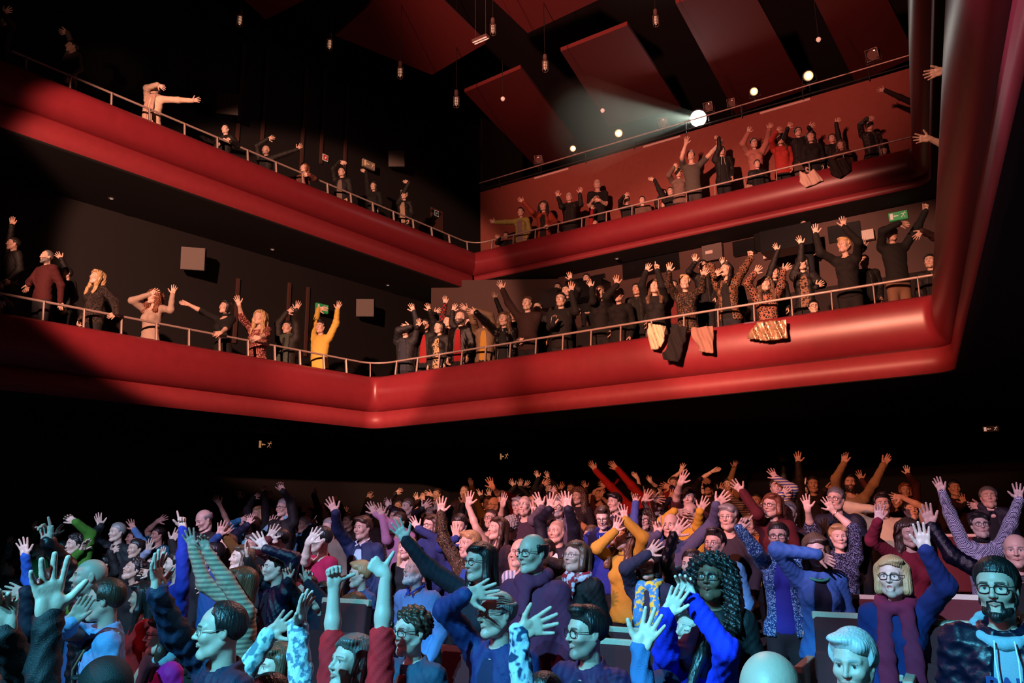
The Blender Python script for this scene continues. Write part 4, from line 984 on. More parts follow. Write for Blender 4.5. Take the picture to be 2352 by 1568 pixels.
        w1 = sstep(.25, .31, z)[:, None]; w2 = sstep(.49, .56, z)[:, None]; th = s * (1 if sex == 'm' else .92) * float(ex.get('hs', 1))
        X = V[:, :2] * th; X0 = X / float(ex.get('hs', 1))
        Pu = S + np.c_[X0, z * s * ku] @ Ru.T; Pf = E + np.c_[X0, (z - LU) * s * kf] @ Rf0.T; Ph = W + np.c_[X, (z - LU - LF) * th] @ Rha.T
        P = Pu * (1 - w1) + Pf * w1; P = P * (1 - w2) + Ph * w2
        VS.append(P); QS.append(Q + o); CS.append(np.tile(skin, (len(P), 1))); o += len(P)
        tb = lambda p: Rb.T @ (p - N) / s
        joints.append((tb(S), tb(E), tb(W), slv)); hands[side] = (W, Fd, Nn, Rf0, E)
    body = mesh_obj('body', np.concatenate(VS) - feet, np.concatenate(QS), MSKIN, root, np.concatenate(CS))
    # clothes
    kind, _, hx = colspec.partition(':')
    if not hx: kind, hx = 'plain', colspec
    fat = float(ex.get('fat', 0))
    V, Q = cloth_mesh(sex, float(cl) if cl else hcl, joints, st, fat, rng)
    cname = {'tee': 't_shirt', 'tank': 'tank_top', 'vneck': 'sweater'}.get(st, st if st != 'puffer' else 'jacket')
    mesh_obj(cname, N + (V * s) @ Rb.T - feet, Q, cloth(kind, hx, st), root)
    if st in ('jacket', 'puffer'):
        V, Q = lining_mesh(sex, .014); ik, _, ix = ex.get('in', '202024').rpartition(':')
        mesh_obj('undershirt', N + (V * s) @ Rb.T - feet, Q, cloth(ik or 'plain', ix, 'tee'), root)
    V, Q, mi = legs_asset('skirt' in ex)
    V = V.copy(); zl_ = (zf - N[2]) / s; low = V[:, 2] < -.6
    V[low, 2] = -.6 + (V[low, 2] + .6) * (zl_ + .6) / (-1.43 + .6)
    if fat: V[:, :2] *= 1 + fat * 2
    Rz_ = np.array(Matrix.Rotation(bphi, 3, 'Z'))
    mesh_obj('skirt' if 'skirt' in ex else 'trousers', N + (V * s) @ Rz_.T - feet, Q, [cloth('plain', ex.get('leg', ['14161f', '1a1a1c', '20242e'][k % 3]), 'jeans'), MSHOE], root, midx=mi)
    def worn(name, vq, m, R, org):
        key = ('me', name, id(vq[0]))
        if key not in CACHE:
            ob = mesh_obj(name, vq[0], vq[1], m, root); CACHE[key] = ob.data
        else: ob = link(name, CACHE[key], root)
        ob.material_slots[0].link = 'OBJECT'; ob.material_slots[0].material = m
        ob.matrix_basis = Matrix.Translation(Vector(org - feet)) @ Matrix(R).to_4x4() @ Matrix.Diagonal((s * (hw if R is Rh else 1), s, s, 1))
        return ob
    hh2 = .0042 if d < 4.6 else .0065
    if hstyle not in ('bald', 'shaved'):
        worn('cap' if hstyle == 'cap' else 'hair', hair_asset(hstyle, hh2), cloth('plain', ex.get('capc', '182048'), 'cap') if hstyle == 'cap' else hairmat(hc), Rh, H)
    if bc == 'beard' or bc == 'full': worn('beard', beard_asset(hh2), hairmat(ex.get('bcol', hc)), Rh, H)
    if 'gl' in ex: worn('glasses', glasses_asset(ex['gl'] if ex['gl'] is not True else 'r'), MGLASS if ex.get('gl') != 't' else MMETAL, Rh, H)
    for key, kd in (('scarf', 'scarf'), ('scarfl', 'scarflong'), ('hood', 'hood'), ('turtle', 'turtle'), ('collar', 'collar')):
        if key in ex:
            ik, _, ix = ex[key].rpartition(':')
            worn({'collar': 'shirt_collar', 'scarfl': 'scarf', 'turtle': 'roll_neck'}.get(key, key), collar_mesh(sex, .008 if d < 7 else .012, kd), cloth(ik or 'plain', ix, 'knit' if 'scarf' in key else 'shirt'), Rb, N)
    for key in ('watch', 'band'):
        if key in ex:
            side = ex[key][0]; col = ex[key][1:] or 'c0c0c8'
            W, Fd, Nn, Rf, E = hands[side]; c0 = W - Rf[:, 2] * .035 * s; ring = [c0 + s * (Rf[:, 0] * .031 * math.cos(t) + Rf[:, 1] * .025 * math.sin(t)) for t in np.linspace(0, 2 * math.pi, 17)[:-1]]
            V, Q = tube_mesh(np.array(ring) - feet, .005 * s, 6, True)
            wob = mesh_obj('wristband' if key == 'band' else 'watch', V, Q, cloth('plain', col, 'strap') if key == 'band' else MMETAL, root)
            if key == 'watch':
                q = c0 + Rf[:, 1] * -.028 * s * (1 if 'in' in ex.get('wf', '') else -1) - feet
                V, Q = tube_mesh([q - Rf[:, 1] * .005, q + Rf[:, 1] * .005], .02 * s, 14); V = np.r_[V, [V[:14].mean(0)], [V[14:].mean(0)]]
                Q = np.r_[Q, [(j, (j + 1) % 14, 28, 28) for j in range(14)], [(14 + j, 14 + (j + 1) % 14, 29, 29) for j in range(14)]]
                Q3 = [[tuple(dict.fromkeys(f)) for f in Q.tolist()]][0]
                me = bpy.data.meshes.new('watch_face'); me.from_pydata([tuple(p) for p in V], [], Q3); me.materials.append(MMETAL); link('watch_face', me, wob)
    info = dict(u=u, v=v, d=d, s=s, h=N[2] + .3 * s - zf, H=H, N=N, Rb=Rb, Rh=Rh, feet=feet, hands=hands, root=root, zone=zone, label=label)
    NPEOPLE.append(info)
    return info

PEOPLE_F = '''
F|22 1300 36|-50|short k l m|sweater sequin:1a8090/d0ffff|a 22 1242 92 c|band=a101010|person in sparkly teal top, curled hand raised at far left edge
F|50 1292 34|-60|bob n m f|sweater 3a2a20|||brown-haired person lowering head beside the sparkly teal top at left
F|112 1336 60|-50|short b l m|shirt 1560c8|a 54 1262 106 s t=-20||person in bright blue shirt, large open hand raised, left side
F|90 1258 38|-40|short k l m|sweater 2a7030|a 79 1213 112 r t=30||green-sleeved person behind the large hands at far left
F|142 1262 40|-40|short k l m|jacket 101820|a 131 1220 65 s t=60|in=101010|dark-sleeved person with thin spread fingers beside the green sleeve
F|171 1250 45|-30|afro k l m|sweater 3d8018|b 164 1193 150 c e=208,1226;a 190 1256 60 s t=50|band=bc0c0c0|dark-haired person in green sweater, arm bent overhead at left
F|236 1296 44|-40|short k l m|jacket 0c0c12|a 168 1267 178 s;b 264 1262 30 c|watch=a in=101010|black-jacketed person with white wristwatch, hand pointing left
F|205 1325 84|-62 4|bald k l m|puffer 241c22|a 105 1226 105 u t=-30 e=150,1300|in=3060a0|bald man in profile with dark padded jacket, left side
F|268 1222 43|-30|short g l m|jacket 102028|a 227 1198 108 s t=30|in=101418|grey-haired man standing at the back left under a raised blue sleeve
F|306 1235 36|-50|short b l m|shirt 60a8e8|b 304 1208 118 s e=345,1262||man in pale blue shirt with open hand above his head, left side
F|362 1228 36|-40|short k l m|tee 2080a0|a 369 1193 30 s e=333,1208||person with bare bent arm over dark hair, back left
F|311 1260 44|-25|bun k m f|sweater 101018|||dark-haired woman facing front in the left rows
F|352 1296 42|-30|short n l m|shirt 9aa0b8|a 341 1256 82 s t=20|watch=a|grey-sleeved person with silver watch, fingers up, left side
F|306 1308 50|-40 22|afro k m f|sweater 0c0c10|b 336 1315 178 u|shut m=s|curly-haired woman tilting her head back, left side
F|372 1300 46|-40|short b l m|sweater 200c10|a 369 1278 82 j;b 401 1233 58 s||person with one big open hand raised, left of the blue shirt
F|416 1268 44|-35|side y l f|sweater 206878|||blond woman peeking out below raised hands, left
F|404 1296 60|-70|short k l m|shirt 1838b8|b 418 1198 100 p t=-30 e=446,1290||person in royal blue shirt pointing one finger up
F|388 1246 34|-20|short k m m|shirt 2898b8|||person in teal shirt half hidden behind open hands, back left
F|474 1246 45|-50|short g l m|jacket 141a30|a 445 1236 112 c e=470,1290|in=202840|grey-haired person whose curled pink hand is raised, left
F|552 1340 72|-80 6|long r l f|sweater stripe:d8c8a8/a89888|a 437 1242 110 s e=470,1340;b 470 1250 108 r e=492,1330|band=bc8a040|auburn-haired woman from behind, both cream striped sleeves raised
F|468 1193 46|-40 -25|fringe g p m|jacket 181820||in=303038 shut|balding grey man looking down, alone at the back left
F|555 1208 34|-40|short k m m|tee 604838|a 500 1152 125 s r=1||person with long bare arm stretched left, back row
F|559 1179 28|-35|short k m m|sweater 201010|a 551 1141 112 s||dark person with open hand up, far back left
F|592 1180 34|-30|long y m f|sweater 141014|a 590 1138 35 c;b 608 1122 95 c||long-haired blonde woman with both hands curled overhead, back left
F|626 1172 30|-35|short k m m|jacket 100c0c|b 619 1140 66 j|watch=b in=101010|person with flat hand and watch raised, back left
F|650 1166 40|-30|short g l m|jacket 181214|b 646 1118 112 c e=668,1150|gl=r in=302020|grey-haired man with glasses and curled hand overhead, back row
F|716 1180 34|-50|bob b m f|sweater 180c0c|b 725 1128 65 v;a 697 1168 12 j e=682,1190||dark-haired woman in back row, bare arm raised, other over brow
F|745 1176 34|-35|recede b l m|jacket 180c0c||in=281818|balding dark-haired man in the back row, arms down
F|582 1206 36|-40|side b l f|sweater 2880b0|a 558 1192 18 s e=535,1204||person in pale denim sleeve bent above the head, back left
F|576 1218 40|-30|bob k l f|jacket 182048|a 572 1195 70 o|in=306080 scarf=60b0b8|woman with dark bob and teal scarf, palm raised
F|490 1270 50|-60|short k l m|shirt 2858a0|a 506 1218 76 s||person whose large pale hand is raised, left of gold jacket
F|519 1250 46|-35|long n m f|jacket 8a6a30|b 522 1220 60 s|in=floral:a03040/e8e0d0|woman with long brown hair in gold jacket and patterned blouse
F|640 1240 52|-72|short k p m|jacket 701018|a 623 1226 62 s e=600,1262|gl=t in=c0c0c8 collar=c0c8e0|man in profile with striped collar, hand in front of face
F|646 1216 40|-40|short b l m|shirt 80b8d0|a 623 1200 66 s;b 665 1184 33 s|band=b4080a0|person with pale blue cuff, two hands up behind dark-haired man
F|581 1250 46|-30|side d l f|sweater 102028|||pale forehead of person peeking over the laughing woman, left
F|632 1302 62|-60|short k p m|jacket leather:101c3c|b 601 1247 128 s e=674,1282|shut in=101830|man with eyes closed, black leather sleeve arched overhead
F|553 1282 58|-48 8|bob n l f|sweater 301818|b 567 1268 100 j t=70|shut|light brown-haired woman in profile with hand beside her face
F|700 1352 60|-60|short k l m|jacket 0c1838|a 571 1284 105 j e=600,1370;b 600 1326 115 o e=650,1372|in=101828 band=a202020|person in dark navy jacket with both long sleeves reaching up left
F|740 1368 60|-50|bun k l f|sweater 0e1c3c|a 659 1318 98 u e=680,1370;b 706 1323 95 u|watch=a band=bc01818|person in navy sweater with red-beaded bracelet, both hands up
F|800 1196 34|-40|short b m m|jacket 2c1c12|a 769 1150 150 c e=800,1172|in=201010|person in brown sleeve pointing curled hand left, back row
F|806 1206 30|-40|short k m m|jacket 140c0c|a 792 1178 84 s|in=101010|small open hand raised behind the blazer man
F|833 1212 52|-30|side b l m|jacket 182a60|a 764 1166 120 s e=775,1215|in=b8c8d8 collar=e0e0f0 m=s|man in navy blazer and white collar, sleeve raised, middle left
F|846 1190 34|-40|short k m m|sweater 301410|a 848 1138 68 r||person with bare orange forearm straight up behind the blazer man
F|756 1213 46|-30|short g p m|jacket 8a8878|||older grey-haired man in beige jacket beside the pink shirt
F|698 1205 36|-40|short g l m|jacket 4890c0|b 722 1200 55 p e=690,1240|in=305060|person in light blue jacket pointing a finger, left
F|736 1238 58|-62|short k p m|tee c00848|a 717 1234 55 s e=700,1290|beard=stubble|man in magenta T-shirt with palm before his face
F|916 1198 44|-40|short b l m|shirt c890b8|a 873 1176 115 s e=888,1240;b 857 1170 122 s|fat=.0|person in long pink shirt, sleeve stretched high to left
F|908 1188 40|-40|short k m m|sweater stripe:7a6438/3a3020|a 880 1182 118 s e=915,1220||person in olive striped sleeve beside the pink shirt
F|936 1164 38|-40|short n l m|jacket 18101c|a 891 1158 128 r e=920,1178;b 977 1162 40 s e=955,1180|in=201418|young brown-haired man with both dark sleeves up, middle back
F|917 1162 30|-40|bun k m f|jacket 100c10|a 914 1129 35 o|in=101010|person with flat hand tilted right, back row left of centre
F|960 1162 28|-35|short b l m|sweater 402018|a 957 1144 110 s;b 972 1145 95 j||small face between two raised hands, back row
F|1004 1135 27|-40|short b m m|tee 502010|a 986 1135 165 s e=1012,1148||man in far back row stretching a bare forearm left
F|991 1175 34|-40|short n m m|sweater 400c10|b 1002 1166 82 s||pinkish hand raised in front of face, back middle
F|1015 1192 34|-40|short k m m|jacket 14142c|b 1042 1160 45 o e=1026,1184|in=101020|navy-sleeved person with flat tilted hand, back middle
F|1055 1206 50|-20 -15|short k p m|shirt 2848a8|a 1046 1224 95 s t=10 z=-.6|shut|man covering his face with one hand, blue cuff
F|1078 1250 60|-50 5|side y p f|jacket scroll:10141c/c0a060|a 1013 1164 88 s e=1012,1225|m=o in=3060c0|short-haired blonde woman singing in black and gold jacket
F|1071 1182 36|-150|cap k l m|jacket 100c10|b 1066 1150 70 s|in=101010|person in navy cap facing away, middle back
F|1067 1130 29|-30|recede b m m|sweater 301010|||balding man peeking over at the back, centre left
F|1142 1214 52|-55 8|long b p f|tank 48303c|a 1077 1148 84 s e=1094,1212|sl=0|long-haired woman looking up in profile, bare arm raised
F|1122 1155 32|-30|bob n l f|sweater a88848|a 1081 1110 106 j e=1092,1142|gl=t|woman with glasses in khaki sweater, flat hand high
F|1134 1160 38|-45|bald b l m|tee 181014|b 1129 1112 116 s e=1148,1138|gl=t|bald man with thin glasses and bare arm up, centre back
F|1127 1191 42|-30 10|bun b l f|tank 605868|b 1157 1150 78 o e=1150,1190|gl=r m=o|woman with dark glasses and open mouth, grey top
F|1110 1152 28|-30|short k m m|sweater 201010|a 1102 1135 135 s;b 1124 1135 98 s||two small orange hands behind the khaki sweater
F|1196 1152 30|-40|short k m m|sweater a81818|a 1157 1133 172 p e=1180,1144||red-sleeved person pointing left in the back row
F|1205 1161 46|-25 6|shaved d p m|shirt 4c3448|b 1228 1173 92 v|gl=t m=o|singing man with shaved head and glasses making a V sign
F|1190 1162 40|-25|side g l f|shirt 403048||m=o gl=t scarf=check:c0a0a0/501020|short grey-haired woman singing beside the man with V sign
F|1174 1212 50|160|afro g l f|sweater 101420|||grey curly hair seen from behind, centre
F|1192 1146 28|-30|short k m m|jacket 181010|a 1178 1112 125 s;b 1196 1112 84 o|in=101010|dark jacket person with two crossed orange hands, back row
F|1222 1146 28|-30|short k m m|jacket 60402c|a 1208 1114 58 s e=1222,1136|in=201010|khaki-sleeved person with spread orange hand, back row
F|1262 1122 26|-30|short k m m|sweater 180808|a 1234 1092 112 s;b 1258 1093 106 s||dim figure with two hands above everyone, back centre
F|1226 1150 36|-35|bun k l f|jacket 181020|b 1252 1111 36 o e=1236,1140|in=101010|person whose bare forearm tilts right, back centre
F|1256 1160 38|-35|short n m m|sweater 141020|b 1270 1127 42 c e=1256,1150|watch=b|person with shiny bracelet and curled hand, back centre
F|1280 1136 28|-30|short n m m|sweater 401010|b 1289 1120 66 s||orange open hand and brown hair at the back centre
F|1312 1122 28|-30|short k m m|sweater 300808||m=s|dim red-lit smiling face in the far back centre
F|1327 1139 36|-35|curly n l f|sweater 301414|||curly brown-haired woman in orange light, back centre
F|1337 1155 32|-35|afro b m f|sweater 401818|||small curly-haired face just below the curly-haired woman
F|1281 1163 48|-20|short d p m|shirt 6c6070|a 1238 1154 120 s|gl=r|grey-haired man in glasses behind two raised palms
F|1279 1220 54|-40|shaved d l m|jacket 101838|a 1264 1156 80 s e=1240,1196;b 1304 1155 95 s e=1318,1212|in=e8e8e8 band=b202438|bald man in navy jacket with both palms up high
F|1358 1232 50|-40|short n l m|sweater 6870a0|a 1296 1150 115 s e=1335,1170||person in lavender sleeve bent like an arch, centre
F|1392 1216 46|-40|short b l m|tee d8d8dc|a 1315 1188 140 r e=1362,1226||white T-shirt person with bare forearm, behind mustard sweater
F|1360 1142 28|-40|short k m m|jacket 200c0c|a 1344 1116 120 s|in=101010|small dark-sleeved hand wave beside the red sweater
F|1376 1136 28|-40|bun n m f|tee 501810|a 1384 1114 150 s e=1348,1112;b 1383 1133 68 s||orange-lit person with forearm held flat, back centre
F|1384 1188 50|-15 -20|quiff b l f|sweater 1830a0||gl=r shut hood=1830a0|young person in blue hoodie and glasses looking down
F|1411 1153 42|-45|side k l m|sweater 483440||collar=e8e8f0|dark-haired man in v-neck sweater over white T-shirt
F|1462 1130 36|-50|short k m m|sweater b01410|a 1363 1073 125 o r=1.0;b 1412 1071 135 o r=1.0||person in bright red sweater with both long arms stretched up left
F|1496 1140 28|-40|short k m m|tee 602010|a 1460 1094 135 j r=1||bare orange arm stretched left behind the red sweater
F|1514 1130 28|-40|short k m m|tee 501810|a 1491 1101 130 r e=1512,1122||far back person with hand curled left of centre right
F|1436 1122 24|-30|short k m m|sweater b01410|a 1426 1099 28 s||small hand between the two red sleeves
F|1480 1194 44|-20|curly b l f|sweater 5060b0|a 1459 1144 95 c e=1455,1205|gl=r|curly dark-haired woman with glasses, lavender-blue sleeve straight up
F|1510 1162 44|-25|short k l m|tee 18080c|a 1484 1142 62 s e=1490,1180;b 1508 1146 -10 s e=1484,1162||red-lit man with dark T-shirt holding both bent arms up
F|1500 1134 30|-40|short k m m|tee 301010|a 1474 1127 150 s e=1498,1140||hand pointing left above the red-lit man
F|1548 1110 30|-35|short b m m|tee 901814|a 1566 1076 70 s e=1540,1086||red-sleeved person with arm arched over, far back right of centre
F|1582 1143 46|-25|short k l m|tee 581018|a 1567 1100 65 s e=1554,1138||red-lit man with dark hair, bare arm raised beside face
F|1552 1162 38|-35|short b l m|sweater 202060|a 1543 1138 64 s;b 1533 1117 165 s e=1556,1128||navy-sleeved person with hands crossing, behind balding men
F|1585 1178 48|-55|fringe d l m|sweater d8a830|a 1560 1176 -10 s e=1522,1198;b 1614 1163 60 s e=1603,1210|band=b202020|balding man in yellow sweater with both hands up
F|1541 1207 56|-32|bald b l m|sweater 58587c|a 1510 1212 95 u;b 1656 1150 40 s e=1640,1200||bald man in grey-lavender sweater right of centre
F|1430 1238 54|-40 22|wavy n l f|sweater b8942c|a 1416 1208 70 s e=1372,1258 p=.05;b 1434 1180 100 s e=1478,1235|turtle=b8942c leg=101014|woman in mustard sweater with head tipped back
F|1590 1296 66|-40|short k l m|jacket leather:0c1020|a 1558 1216 50 s e=1530,1290|in=101010|black-sleeved person with large cyan palm, behind clasped hands
F|1488 1296 64|-30|bob k l f|sweater 2c3050|a 1499 1262 42 s e=1412,1310|shut m=s scarfl=patch:3898d8/f0d040|dark-haired woman with blue and yellow scarf shading her eyes
F|1626 1118 34|-30|short k m m|jacket 201414|a 1617 1102 -14 j e=1600,1118|in=301814|dim person with orange hand over brow, back right
F|1612 1108 28|-30|short k m m|tee 301410|b 1644 1080 14 j e=1612,1098|band=b101010|bare arm pointing right in the dark back row
F|1672 1112 28|-30|short k m m|sweater 80582c|b 1688 1068 74 s e=1678,1100||hand with ring raised highest, back right of centre
F|1633 1150 32|-30|short n l m|sweater 78646c|a 1629 1129 135 s;b 1656 1123 56 s||person with two pale hands crossing above grey hair
F|1773 1160 52|-52|bob r l f|sweater 68101c|a 1696 1120 135 s e=1740,1180|gl=r|auburn-haired woman with glasses, maroon sleeve and huge open hand
F|1738 1150 36|-40|short k m m|sweater stripe:c8b8a0/706880|a 1674 1134 120 s e=1700,1160||person in white and grey striped sleeve behind the maroon arm
F|1784 1120 42|-15 6|bun b l f|sweater stripe:5a50a0/d8c890|b 1778 1090 126 s e=1822,1122;a 1802 1129 45 s|m=o|singing woman in yellow and violet stripes shielding her brow
F|1820 1122 28|-30|short k m m|jacket 100a0a|a 1797 1057 112 s r=1|in=101010|dim red hand with dark sleeve high at the back right
F|1672 1188 58|-32|side g l m|shirt 403440||gl=t|older man with swept grey hair and wire glasses
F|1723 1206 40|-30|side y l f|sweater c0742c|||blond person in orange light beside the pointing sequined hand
F|1811 1178 54|-30|short d p m|jacket 401828||in=e0e0f0 collar=e0e0f0|grey-haired man with white polo collar, half smiling
F|1788 1232 64|-25|bun k l f|jacket sequin:1850a0/a0e0ff|a 1708 1200 55 p e=1735,1262|gl=r in=1828a0|woman with glasses in blue sequined jacket pointing up
F|1642 1247 64|-42|quiff k l m|sweater 50a0d8|a 1611 1296 12 s e=1560,1316|gl=t|blue-lit man with glasses and pale blue sleeve bent
F|1868 1112 38|-20|short k m m|jacket 2c1c14|a 1833 1054 92 s e=1842,1112;b 1904 1122 20 u e=1880,1150|in=201010|dark-haired man in brown sleeve with the tallest open hand
F|1846 1126 28|-30|short k m m|tee 501810|a 1861 1088 32 c e=1826,1112||bare orange arm bent over the dark-haired man
F|1952 1108 42|-20|short k l m|shirt a08860|a 1940 1054 80 r e=1919,1100;b 2036 1059 52 r e=2008,1110|beard=beard|bearded man in tan shirt with both arms up in a V
F|1920 1146 54|-45|short d l m|jacket 202038||gl=r in=101018|man in thick-rimmed glasses and navy jacket clapping
F|1927 1232 54|-12|side y p f|sweater sequin:141c40/a0b0e0|b 1906 1160 120 s e=1962,1216;a 1853 1157 100 s e=1862,1210|sl=1.1 watch=b|short-haired blonde woman in navy sequins, both arms up
F|2062 1150 38|-20|bun b m f|jacket 581018|a 1976 1094 114 s e=2006,1150|in=301010|person in maroon sleeve waving left, back right
F|2079 1126 34|-20|bob r m f|sweater 500c0c|b 2085 1082 100 s e=2104,1112||red-haired woman with widely spread hand at the back right
F|2027 1157 50|-20|quiff k l m|sweater c8b088|a 2016 1170 -5 r e=1949,1164|m=s|young man in cream sweater holding forearm before his chin
F|2093 1174 46|-10 15|bun k p f|tee c0b8b8|b 2060 1141 176 s e=2150,1162|shut|woman with long bare arm bent flat over her head
F|2088 1224 62|-12 -6|wavy b l f|sweater 8c1030|a 2019 1182 80 o e=2003,1240|shut band=a101010|curly-haired woman with closed eyes in crimson sweater
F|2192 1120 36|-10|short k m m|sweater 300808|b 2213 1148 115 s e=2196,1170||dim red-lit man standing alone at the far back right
F|2252 1207 58|-20 8|side k p f|sweater tooth:404060/c8c8e0|a 2159 1117 112 o e=2182,1180;b 2341 1134 88 s e=2322,1200|gl=r turtle=101018|woman in patterned knit with glasses, both arms high
F|2271 1142 50|-25 8|short d l m|jacket 141030|a 2238 1162 178 r e=2310,1180|shut in=141020 watch=a|dark-haired man with watch, forearm bent across chest, back right
F|2175 1240 44|150|long n l f|dress b81c18|||brown hair and red dress seen from behind, right side
F|2335 1264 78|-35|fringe g l m|jacket leather:10142c|a 2133 1188 105 o e=2240,1320 t=10|in=101010|balding man at right edge with leather sleeve reaching left
F|1322 1278 70|-48 8|bob n l f|jacket 141018||gl=t in=141018 scarf=patch:c02838/e0e0f0|brown-haired woman with glasses and red and white scarf
F|1252 1268 58|-40|short k l m|jacket 101010|b 1303 1298 -8 s e=1250,1290|in=101010 band=b181c28|bare forearm with dark bracelets beside the patterned scarf
F|1196 1268 64|-60|fringe g l m|shirt vstripe:d0d8e8/8090a8|||white striped shirt half hidden behind the plum sweater man
F|1222 1270 92|-45|fringe k l m|sweater 7c2450||gl=r scarf=7c2450|balding man with glasses in plum shawl-collar sweater
F|1100 1290 84|-48|long k p f|sweater 242438|a 921 1224 125 s e=1010,1320|gl=o collar=floral:202020/e0e0e0|dark-haired woman with round glasses, long sleeve stretched left
F|933 1257 48|-25|long y l f|tank 141018||m=s sl=0|blonde woman in low-cut black top smiling, centre left
F|955 1309 68|-48 14|fringe w l m|shirt 8898d8||beard=beard bcol=w collar=3850c8|white-bearded man in light blue shirt looking up
F|990 1206 48|-45|bob b l f|sweater 283878|a 954 1204 125 s e=1010,1240|gl=r|dark-haired woman with glasses in blue sleeve, centre left
F|1874 1262 70|-15 -10|long n l f|jacket 4078c8|a 1893 1280 -25 r e=1785,1262 p=.14|in=101c40 shut|woman in light blue cardigan covering face with forearm
F|1635 1328 104|-32 8|curly k d f|jacket 080c18||gl=r m=s in=080c18|woman with huge black curls and dark-framed glasses
F|2050 1325 92|-38 4|bob y p f|sweater 142878|b 2123 1240 97 o e=2172,1345|gl=r m=o scarfl=a01848 watch=b|blonde woman with glasses and long maroon scarf, hand up
F|2290 1350 134|-42|short k l m|puffer 141838||gl=r beard=full in=90b0c0 hood=90b8c8|bearded man with dark glasses and pale lettered hoodie
F|1345 1452 112|-62|quiff k l m|jacket 482460||gl=r beard=stubble in=182850|man with glasses in purple cardigan, profile, front centre
F|1585 1460 108|-48 25|long k p f|sweater 0828e0|b 1578 1350 108 r e=1668,1490;a 1545 1388 60 o e=1530,1500|watch=b shut|woman in royal blue top clapping hands with large watch
F|1140 1408 108|-55|fringe g l m|jacket 183880|a 1093 1362 12 s e=1022,1400|in=183060 gl=t|bald man in blue jacket with hand across forehead
F|943 1450 100|-45|afro b p f|jacket 205070||gl=r in=903028 hs=1|short curly-haired woman with round glasses in teal jacket
F|806 1522 125|-45 10|bob d p f|sweater f01020|a 764 1316 96 t t=15 e=732,1435;b 862 1300 140 t B e=862,1440|m=s sl=1.0|grey-haired woman with red sleeves giving two thumbs up
F|505 1448 122|-68|recede k l m|jacket 142850|a 358 1330 96 s t=60 e=400,1450|gl=t in=182440|dark-haired man with glasses in navy jacket, profile, front left
F|372 1458 84|-62|long b p f|jacket e0109c||gl=o in=70a0b0 scarf=90b0b8|woman with round glasses and bright pink jacket, front left
F|240 1378 94|-78|short b l m|jacket 80b0e8|a 176 1408 58 j e=150,1450|gl=r in=3060a8|man with glasses in pale blue jacket and shoulder strap
F|328 1372 66|-80|long k m f|dress c01010|||black-haired woman in red lace dress, front left
F|46 1396 78|-72|long y l f|jacket 303048|b 40 1358 175 s|in=70a0a8|long-haired blonde woman in profile with hand on brow
F|812 1395 62|-78 -12|side r l f|jacket 0c1430|||auburn short-haired woman looking down behind the red sleeve
F|826 1318 60|-70|side y p f|jacket 5868a0|||pale profile hidden behind the right thumbs-up fist
F|110 1790 190|-50|short k l m|jacket 10101c|a 108 1370 95 s e=100,1560 t=20|hs=1.15 in=101018|front-left person cut off below, big blurred cyan hand
F|610 1610 118|-60|short k l m|sweater knit:b8d8d8/6090a0|a 640 1440 38 s e=515,1510|band=a405060|white knit sleeve and spread hand at bottom left of centre
F|655 1690 130|-60|long b l f|sweater floral:c8d8e0/7090a8|b 692 1408 75 s t=60 e=672,1560||lace-sleeved forearm rising beside the red sleeves
F|632 1530 96|-50|bob n l f|sweater leopard:b08858/181818|||leopard-print top half hidden behind the spread cyan hand
F|1120 1690 130|-50|short k l m|sweater patch:b8d0e0/204878|b 1225 1442 18 s e=1075,1565|band=b303850|patterned knit sleeve with open hand, bottom centre
F|1400 1700 140|-50|short k l m|shirt 3868a0|b 1486 1462 62 s e=1395,1640 t=-10|band=bd0d8d8|big spread hand with pale wristband, bottom right of centre
F|1960 1522 142|-40 -4|side w p m|jacket 102038||in=101828|old man with swept silver hair at the bottom edge, lower right
F|1772 1612 232|-20|bald k l m|jacket 102038||s=1 in=101010|bald crown of the nearest head at the bottom edge
F|1520 1612 128|-30|cap k l m|jacket 101c40|||blue cap at the bottom edge, right of centre
F|1245 1612 128|-40|short k l m|jacket 101830|||dark hair at the bottom edge beside the patterned sleeve
F|235 1590 150|-120|cap k l m|jacket 08080c||capc=060608|black-capped head at the bottom edge, front left
F|-40 1500 150|-60|short k l m|jacket 0c0c14|b 6 1420 95 r e=60,1560|in=101010|black-sleeved person cut off at the lower left edge
'''
